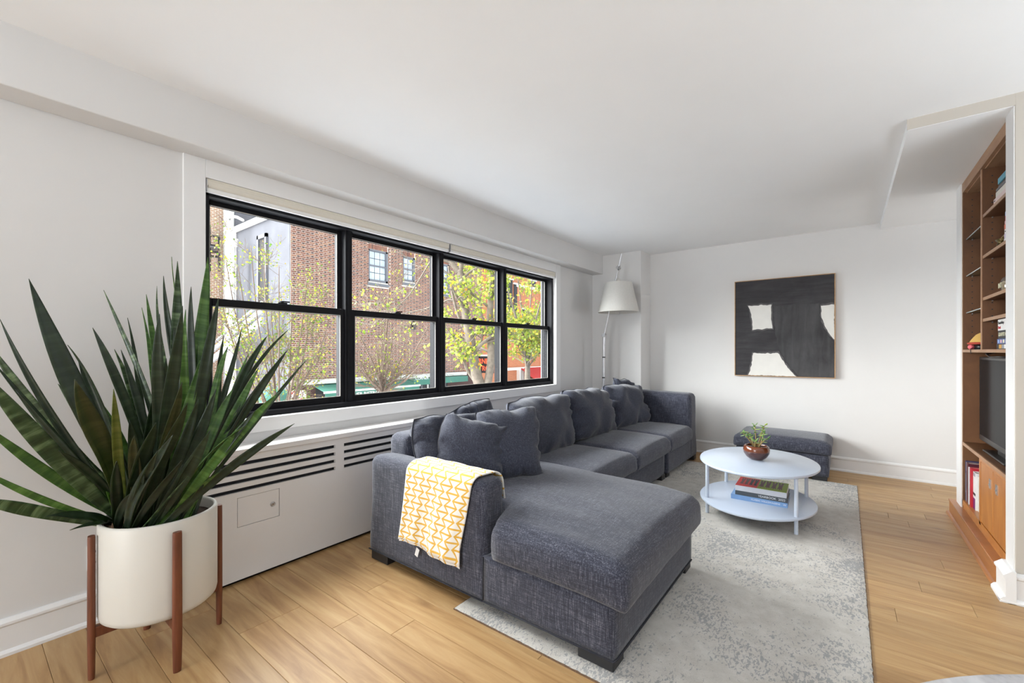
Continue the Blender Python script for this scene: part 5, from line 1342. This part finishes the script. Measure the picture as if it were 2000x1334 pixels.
# parking sign on a pole
sp_ = at(581, 772, 11.6)
pk = thing('street_sign', (sp_.x, sp_.y, GZ), 'small white and red parking sign on a pole', 'sign')
Rz = Matrix.Translation(sp_) @ Matrix.Rotation(YAW + 0.1, 4, 'Z')
obj('plate', xf(box(-0.22, 0.22, 0, 0.01, -0.15, 0.13), Rz), 'sign_white', pk)
obj('symbol', xf(join(box(-0.20, -0.07, -0.004, 0, 0.0, 0.11)), Rz), 'sign_red', pk)
obj('symbol_ring', xf(tube([(-0.135 + 0.04 * cos(t), -0.006, 0.055 + 0.04 * sin(t)) for t in [2 * pi * k / 16 for k in range(17)]], 0.008, 5), Rz), 'sign_white', pk)
for k, (a, b) in enumerate(((-0.03, 0.13), (-0.03, 0.06), (-0.03, 0.16))): obj('text_line', xf(box(a, b, -0.004, 0, 0.085 - k * 0.035, 0.097 - k * 0.035), Rz), 'sign_red', pk)
obj('arrow', xf(join(box(-0.14, 0.10, -0.004, 0, -0.105, -0.09), prism([(-0.19, -0.0975), (-0.13, -0.125), (-0.13, -0.07)], -0.004, 0, 'y'), prism([(0.14, -0.0975), (0.08, -0.07), (0.08, -0.125)], -0.004, 0, 'y')), Rz), 'sign_red', pk)
obj('pole', tube([(sp_.x - VD.x * -0.03, sp_.y + 0.03, GZ), (sp_.x + 0.0, sp_.y + 0.03, sp_.z + 0.15)], 0.03, 8), 'ext_grey', pk)

# side wall window, door, pipes
def on_side(px, py): return ony(px, py, FY0 - 0.03)
p0 = on_side(505, 462); p1 = on_side(523, 560)
sw = obj('side_window', join(box(p0.x, p0.x + 0.12, FY0 - 0.10, FY0, p1.z - 0.8, p0.z), box(p1.x - 0.12, p1.x, FY0 - 0.10, FY0, p1.z - 0.8, p0.z), box(p0.x, p1.x, FY0 - 0.10, FY0, p0.z - 0.14, p0.z)), 'ext_grey', bld)
obj('side_pane', box(p0.x + 0.1, p1.x - 0.1, FY0 - 0.05, FY0 - 0.04, p1.z - 0.8, p0.z - 0.12), 'ext_dark', bld)
gp = thing('vent_pipe', tuple(on_side(461, 700) + Vector((0, -0.25, 0))), 'thin white bent vent pipe in front of the grey stucco wall', 'pipe')
q0 = on_side(461, 760); q1 = on_side(461, 432); q2 = on_side(465, 425); q3 = on_side(476, 427); q4 = on_side(488, 433); dn = Vector((0, -0.25, 0))
obj('tube', tube([q0 + dn, q1 + dn, q2 + dn, q3 + dn, q4 + dn], 0.055, 8), 'coping', gp, smooth=True)
gp2 = thing('drain_pipe', tuple(on_side(482, 760) + dn * 2), 'white drain pipe among the bare twigs by the grey wall', 'pipe')
obj('tube', tube([on_side(481, 780) + dn * 2, on_side(482, 480) + dn * 2], 0.10, 8), 'coping', gp2, smooth=True)
obj('hopper', tube([on_side(482, 486) + dn * 2, on_side(483.5, 470) + dn * 2], 0.17, 8), 'coping', gp2, smooth=True)
M['stair_grey'] = plain('stair_paint', srgb(176, 176, 178), 0.6)
M['pipe_white'] = plain('weathered_white', srgb(196, 194, 190), 0.7)
# white metal stair
st = thing('outdoor_stair', tuple(on_side(480, 690)), 'white metal stair slanting up the grey stucco wall', 'stair')
a0, a1 = on_side(405, 722) + Vector((0, -0.6, 0)), on_side(550, 612) + Vector((0, -0.6, 0))
def slant(o0, o1, mat_, nm): 
    obj(nm, ([tuple(a0 + Vector((0, 0, o0))), tuple(a1 + Vector((0, 0, o0))), tuple(a1 + Vector((0, 0, o1))), tuple(a0 + Vector((0, 0, o1))), tuple(a0 + Vector((0, -.08, o0))), tuple(a1 + Vector((0, -.08, o0))), tuple(a1 + Vector((0, -.08, o1))), tuple(a0 + Vector((0, -.08, o1)))], [(0, 1, 2, 3), (7, 6, 5, 4), (0, 4, 5, 1), (3, 2, 6, 7), (0, 3, 7, 4), (1, 5, 6, 2)]), mat_, st)
slant(-0.42, -0.16, 'stair_grey', 'stringer'); slant(0.0, 0.18, 'stair_grey', 'side_rail'); slant(0.32, 0.38, 'stair_grey', 'hand_rail')
# tan brick building further back
n = NT('distant_tan_brick'); v = n.coord('Object'); br = n.add('ShaderNodeTexBrick')
mp = n.add('ShaderNodeMapping'); mp.inputs['Rotation'].default_value = (0, pi / 2, pi / 2)
cmb = n.add('ShaderNodeCombineXYZ'); sp = n.add('ShaderNodeSeparateXYZ'); n.link(v, sp.inputs[0]); n.link(n.math('ADD', sp.outputs[0], sp.outputs[1]), cmb.inputs[0]); n.link(sp.outputs[2], cmb.inputs[1])
n.link(cmb.outputs[0], br.inputs['Vector'])
for k, c in (('Color1', srgb(178, 128, 96)), ('Color2', srgb(196, 150, 116)), ('Mortar', srgb(232, 220, 206))): br.inputs[k].default_value = (*c, 1)
br.inputs['Scale'].default_value = 1.0; br.inputs['Brick Width'].default_value = 0.22; br.inputs['Row Height'].default_value = 0.085; br.inputs['Mortar Size'].default_value = 0.016
n.color(br.outputs[0]); n.rough(0.9); M['tan_brick'] = n.m
n = NT('distant_orange_brick'); v = n.coord('Object'); br = n.add('ShaderNodeTexBrick'); cmb = n.add('ShaderNodeCombineXYZ'); sp = n.add('ShaderNodeSeparateXYZ'); n.link(v, sp.inputs[0]); n.link(n.math('ADD', sp.outputs[0], sp.outputs[1]), cmb.inputs[0]); n.link(sp.outputs[2], cmb.inputs[1]); n.link(cmb.outputs[0], br.inputs['Vector'])
for k, c in (('Color1', srgb(196, 118, 78)), ('Color2', srgb(180, 104, 70)), ('Mortar', srgb(190, 140, 110))): br.inputs[k].default_value = (*c, 1)
br.inputs['Scale'].default_value = 1.0; br.inputs['Brick Width'].default_value = 0.22; br.inputs['Row Height'].default_value = 0.08; br.inputs['Mortar Size'].default_value = 0.01
n.color(br.outputs[0]); n.rough(0.9); M['orange_brick'] = n.m
XT = -24.0
bt2 = thing('rear_building', (XT, 6, GZ), 'pale tan brick building behind the grey wall, top left of the window', 'building')
obj('wall', box(XT - 3, XT, 0.0, 16, GZ, 11.5), 'tan_brick', bt2)
def onT(px, py): return onx(px, py, XT + 0.1)
e0 = onT(443, 413); e1 = onT(470, 445)
obj('grey_bulkhead', bbox(XT, XT + 1.0, onT(442, 420).y, onT(500, 420).y, GZ, onT(450, 414).z, 0.3, 4), 'stucco', bt2)
obj('band', box(XT, XT + 0.06, onT(404, 390).y, onT(475, 390).y, onT(440, 396).z, onT(440, 386).z), 'ext_grey', bt2)
obj('drain_pipe', tube([onT(436, 760) + Vector((.7, 0, 0)), onT(436, 380) + Vector((.7, 0, 0))], 0.22, 10), 'pipe_white', bt2, smooth=True)
obj('drain_pipe', tube([onT(443, 760) + Vector((.5, 0, 0)), onT(443, 380) + Vector((.5, 0, 0))], 0.16, 10), 'ext_grey', bt2, smooth=True)
fe = thing('fire_escape', tuple(onT(415, 520) + Vector((1.2, 0, 0))), 'dark metal fire escape railing at the left edge of the window view', 'fire escape')
for (yy0, yy1) in ((459, 463), (478, 481), (491, 493), (500, 502)):
    obj('rail', tube([onx(406, yy0, XT + 1.2), onx(429, yy1, XT + 1.2)], 0.05, 6), 'ext_dark', fe)
for pxx in (409.5, 428): obj('post', tube([onx(pxx, 530, XT + 1.2), onx(pxx, 440 if pxx < 415 else 462, XT + 1.2)], 0.05, 6), 'ext_dark', fe)
obj('platform', bbox(XT + 0.2, XT + 1.4, onx(404, 485, XT + 1.2).y, onx(429, 485, XT + 1.2).y, onx(420, 483, XT + 1.2).z - 0.06, onx(420, 483, XT + 1.2).z, 0.01), 'ext_grey', fe)
# orange brick building down the street
XO = -21.0
ob = thing('corner_building', (XO, 30, GZ), 'orange brick building down the street behind the yellow leaves', 'building')
obj('wall', box(XO - 6, XO, 23.0, 48, GZ, 12), 'orange_brick', ob)
def onO(px, py): return onx(px, py, XO + 0.05)
for (x0, y0, x1, y1) in ((990, 545, 1001, 615), (1004, 555, 1010, 615), (1035, 548, 1046, 558), (1020, 604, 1036, 622), (1028, 694, 1036, 702)):
    a, b = onO(x0, y0), onO(x1, y1)
    f_ = obj('window', box(XO, XO + 0.06, a.y, b.y, onO(x0, y1).z, a.z), 'ext_dark', ob)
    obj('window_head', box(XO, XO + 0.12, a.y - 0.1, b.y + 0.1, a.z, a.z + 0.12), 'coping', f_)
obj('ledge', box(XO, XO + 0.15, onO(1008, 566).y, 46, onO(1040, 566).z, onO(1040, 566).z + 0.22), 'coping', ob)
obj('shop_fascia', box(XO, XO + 0.2, onO(985, 720).y, 46, onO(1020, 722).z, onO(1020, 717).z), 'coping', ob)
for pxx in (1010, 1016): obj('column', box(XO, XO + 0.3, onO(pxx, 730).y, onO(pxx + 3.0, 730).y, GZ, onO(1020, 718).z), 'coping', ob)
ra = onx(1028, 718, XO + 0.1); rb2 = onx(1056, 718, XO + 0.1)
rw = thing('red_awning', (XO + 1, (ra.y + rb2.y) / 2, onO(1040, 745).z), 'red shop awning low in the rightmost window pane', 'awning')
zt_ = ra.z
obj('canopy', prism([(XO + 0.2, zt_), (XO + 0.2, zt_ - 0.05), (XO + 1.6, zt_ - 0.85), (XO + 1.6, zt_ - 0.80)], ra.y - 1.0, 46, 'y'), 'awning_red', rw)
obj('valance', box(XO + 1.6, XO + 1.63, ra.y - 1.0, 46, zt_ - 1.75, zt_ - 0.88), 'awning_red', rw)
obj('front_bar', box(XO + 1.6, XO + 1.66, ra.y - 1.0, 46, zt_ - 0.90, zt_ - 0.80), 'coping', rw)

# ---------------------------------------------------------------- trees
def bark(name, c): 
    M[name] = plain(name, c, 0.95, var=0.25, scale=14, bump=0.5, bscale=30); return name
bark('bark_grey', srgb(110, 99, 88)); bark('twig_brown', srgb(112, 94, 82))
def tree_leaf_mat(name, stops):
    n = NT(name); a = n.add('ShaderNodeAttribute', attribute_name='tone'); c = n.ramp(a.outputs['Fac'], stops)
    n.color(c); n.rough(0.6); tl = n.add('ShaderNodeBsdfTranslucent'); n.link(c, tl.inputs[0]); mx = n.add('ShaderNodeMixShader'); mx.inputs[0].default_value = 0.45
    n.link(n.b.outputs[0], mx.inputs[1]); n.link(tl.outputs[0], mx.inputs[2]); n.link(mx.outputs[0], n.out.inputs[0]); M[name] = n.m
tree_leaf_mat('ginkgo_leaf', [(0.0, srgb(92, 112, 34)), (0.4, srgb(132, 148, 48)), (0.75, srgb(160, 168, 70)), (0.92, srgb(180, 160, 44)), (1.0, srgb(174, 130, 38))])
tree_leaf_mat('shrub_leaf', [(0.0, srgb(74, 106, 34)), (0.4, srgb(116, 138, 46)), (0.75, srgb(154, 160, 60)), (1.0, srgb(178, 140, 48))])
def build_tree(name, label, mains, lev, leaf_n, leaf_s, leafmat, seed, spread=0.7, blen=1.2, nb=5, group='street trees', bark_='twig_brown', droop=0.0, leaf_filter=None, twig_r=0.006):
    q = random.Random(seed)
    b0 = Vector(mains[0][0][0])
    t = thing(name, (b0.x, b0.y, GZ), label, 'tree', group)
    tw = []; pts = []
    def grow(p, d, L, r, l):
        path = [p.copy()]; dd = d.normalized(); k = 4 if l else 3
        for i in range(k):
            dd = (dd + Vector((q.uniform(-1, 1), q.uniform(-1, 1), q.uniform(-.7, .9) - droop)) * 0.22).normalized()
            path.append(path[-1] + dd * L / k)
        tw.append(tube(path, [max(twig_r * 0.6, r * (1 - 0.6 * i / k)) for i in range(k + 1)], 4 if r < 0.03 else 6, False))
        if l <= 1: pts.extend([(path[i].lerp(path[i + 1], q.random())) for i in range(1, k) for _ in range(2)])
        if l > 0:
            for c in range(nb):
                f = q.uniform(0.25, 1.0) * k; i = min(k - 1, int(f)); s = path[i].lerp(path[i + 1], f - i)
                nd = (dd + Vector((q.uniform(-1, 1), q.uniform(-1, 1), q.uniform(-.6, .9) - droop)) * spread).normalized()
                grow(s, nd, L * q.uniform(0.45, 0.75), r * 0.5, l - 1)
    for (pl, rad, kids) in mains:
        pl = [Vector(p) for p in pl]
        # smooth the polyline
        fine = []
        for i in range(len(pl) - 1):
            a = pl[max(i - 1, 0)]; b = pl[i]; c = pl[i + 1]; d_ = pl[min(i + 2, len(pl) - 1)]
            for s in range(5):
                u = s / 5; fine.append(0.5 * ((2 * b) + (c - a) * u + (2 * a - 5 * b + 4 * c - d_) * u * u + (3 * b - a - 3 * c + d_) * u ** 3))
        fine.append(pl[-1]); nF = len(fine)
        rr = [rad[0] + (rad[1] - rad[0]) * i / (nF - 1) for i in range(nF)]
        obj('trunk' if rad[0] > 0.05 else 'stem', tube(fine, rr, 12 if rad[0] > 0.05 else 6), bark_, t, smooth=True)
        for k in range(kids):
            i = q.randint(int(nF * 0.3), nF - 2); dv = (fine[i + 1] - fine[i]).normalized()
            nd = (dv * 0.5 + Vector((q.uniform(-1, 1), q.uniform(-1, 1), q.uniform(-.3, .8) - droop))).normalized()
            grow(fine[i], nd, blen * q.uniform(0.6, 1.1), max(twig_r, rr[i] * 0.45), lev)
    obj('twigs', join(*tw), bark_, t, smooth=True, kind='stuff')
    V, Fc, tn = [], [], []
    q.shuffle(pts)
    for k in range(leaf_n):
        p = pts[k % len(pts)] + Vector((q.gauss(0, 1), q.gauss(0, 1), q.gauss(0, 1))) * 0.06
        if leaf_filter and not leaf_filter(p): continue
        s = leaf_s * q.uniform(0.6, 1.2); e = Euler((q.uniform(0, 6.3), q.uniform(0, 6.3), q.uniform(0, 6.3))).to_matrix()
        o_ = len(V)
        for c in ((0, 0, 0), (s * 0.55, s * 0.65, s * .1), (0, s, 0), (-s * 0.55, s * 0.65, s * .1)): V.append(tuple(p + e @ Vector(c)))
        Fc.append((o_, o_ + 1, o_ + 2, o_ + 3)); tn.append(q.random())
    o = obj('leaves', (V, Fc), leafmat, t, kind='stuff')
    a_ = o.data.attributes.new('tone', 'FLOAT', 'FACE'); a_.data.foreach_set('value', tn)
    return t
D1 = 10.5
r1 = [at(560, 900, D1)]
mains = []
qq = random.Random(4)
for (x, y) in ((425, 560), (440, 500), (465, 520), (490, 480), (515, 500), (545, 520), (575, 560), (610, 600), (640, 650), (655, 570), (450, 640), (600, 540), (530, 600)):
    d = D1 + qq.uniform(-1.0, 1.0); b = at(545 + qq.uniform(-25, 25), 900, D1 + qq.uniform(-.3, .3))
    m1 = at(545 + (x - 545) * 0.35 + qq.uniform(-8, 8), 780 + qq.uniform(-20, 20), d); m2 = at(545 + (x - 545) * 0.75, (780 + y) / 2, d)
    mains.append(([b, m1, m2, at(x, y, d)], (0.030, 0.008), 7))
build_tree('street_tree', 'slender many-stemmed tree with sparse yellow green leaves in the left window panes', mains, 2, 3400, 0.050, 'shrub_leaf', 3, 0.7, 0.8, 5, twig_r=0.004)
D2 = 10.0; mains = []
for (x, y, x1, y1) in ((690, 700, 725, 745), (700, 650, 735, 725), (735, 680, 742, 730), (770, 640, 757, 720), (800, 660, 765, 740), (835, 640, 790, 720), (760, 560, 755, 650), (830, 700, 790, 745), (700, 690, 720, 740)):
    d = D2 + qq.uniform(-.8, .8)
    mains.append(([at(746, 850, D2), at(746, 772, D2), at(x1, y1, (d + D2) / 2), at(x, y, d)], (0.055 if not mains else 0.045, 0.008), 8))
build_tree('street_tree', 'low branching street tree with pale twigs behind the second window pane', mains, 2, 650, 0.050, 'ginkgo_leaf', 5, 0.8, 0.75, 4, twig_r=0.004)
D3 = 8.5
P3 = lambda x, y, d=D3: at(x, y, d)
mains = [([P3(946, 1150), P3(940, 800), P3(930, 730), P3(921, 680), P3(914, 640), P3(906, 590), P3(902, 545), P3(897, 528)], (0.125, 0.065), 3),
         ([P3(897, 532), P3(886, 518), P3(872, 500), P3(862, 478), P3(852, 440)], (0.058, 0.04), 4), ([P3(899, 530), P3(903, 505), P3(905, 480), P3(906, 430)], (0.05, 0.04), 4),
         ([P3(941, 790), P3(953, 745), P3(959, 700), P3(958, 650), P3(957, 610), P3(960, 570), P3(967, 520), P3(975, 460)], (0.085, 0.05), 7),
         ([P3(905, 640), P3(893, 610), P3(884, 575), P3(880, 545), P3(876, 520)], (0.032, 0.022), 3),
         ([P3(887, 588), P3(876, 586), P3(862, 592), P3(835, 602), P3(800, 610), P3(760, 618)], (0.020, 0.007), 6),
         ([P3(860, 478), P3(835, 520), P3(800, 575), P3(770, 605), P3(735, 640)], (0.018, 0.006), 6),
         ([P3(928, 745), P3(912, 722), P3(905, 700), P3(898, 690)], (0.035, 0.014), 2),
         ([P3(925, 655), P3(938, 640), P3(950, 655), P3(975, 640), P3(1000, 650)], (0.03, 0.01), 6),
         ([P3(903, 545), P3(920, 530), P3(945, 520), P3(965, 530)], (0.03, 0.01), 8)]
build_tree('ginkgo_tree', 'large forked ginkgo tree with yellow fan leaves in the third window pane', mains, 2, 4600, 0.066, 'ginkgo_leaf', 9, 0.8, 0.70, 4, leaf_filter=lambda p: (p - C0).dot(RD) / (p - C0).dot(VD) > -0.165 or random.random() < 0.12, bark_='bark_grey', droop=0.15, twig_r=0.005)
D4 = 14.0; mains = []
for (x, y) in ((990, 560), (1010, 530), (1040, 540), (1060, 580), (1050, 640), (1000, 640), (1075, 520)):
    d = D4 + qq.uniform(-1, 1.5)
    mains.append(([at(1030, 950, D4), at(1030, 745, D4), at(1029, 690, D4), at((x + 1029) / 2, (y + 690) / 2, d), at(x, y, d)], (0.12 if not mains else 0.06, 0.012), 9))
build_tree('street_tree', 'yellow green leafy tree filling the rightmost window pane', mains, 2, 6500, 0.085, 'ginkgo_leaf', 13, 0.85, 1.1, 4, bark_='bark_grey', twig_r=0.006)
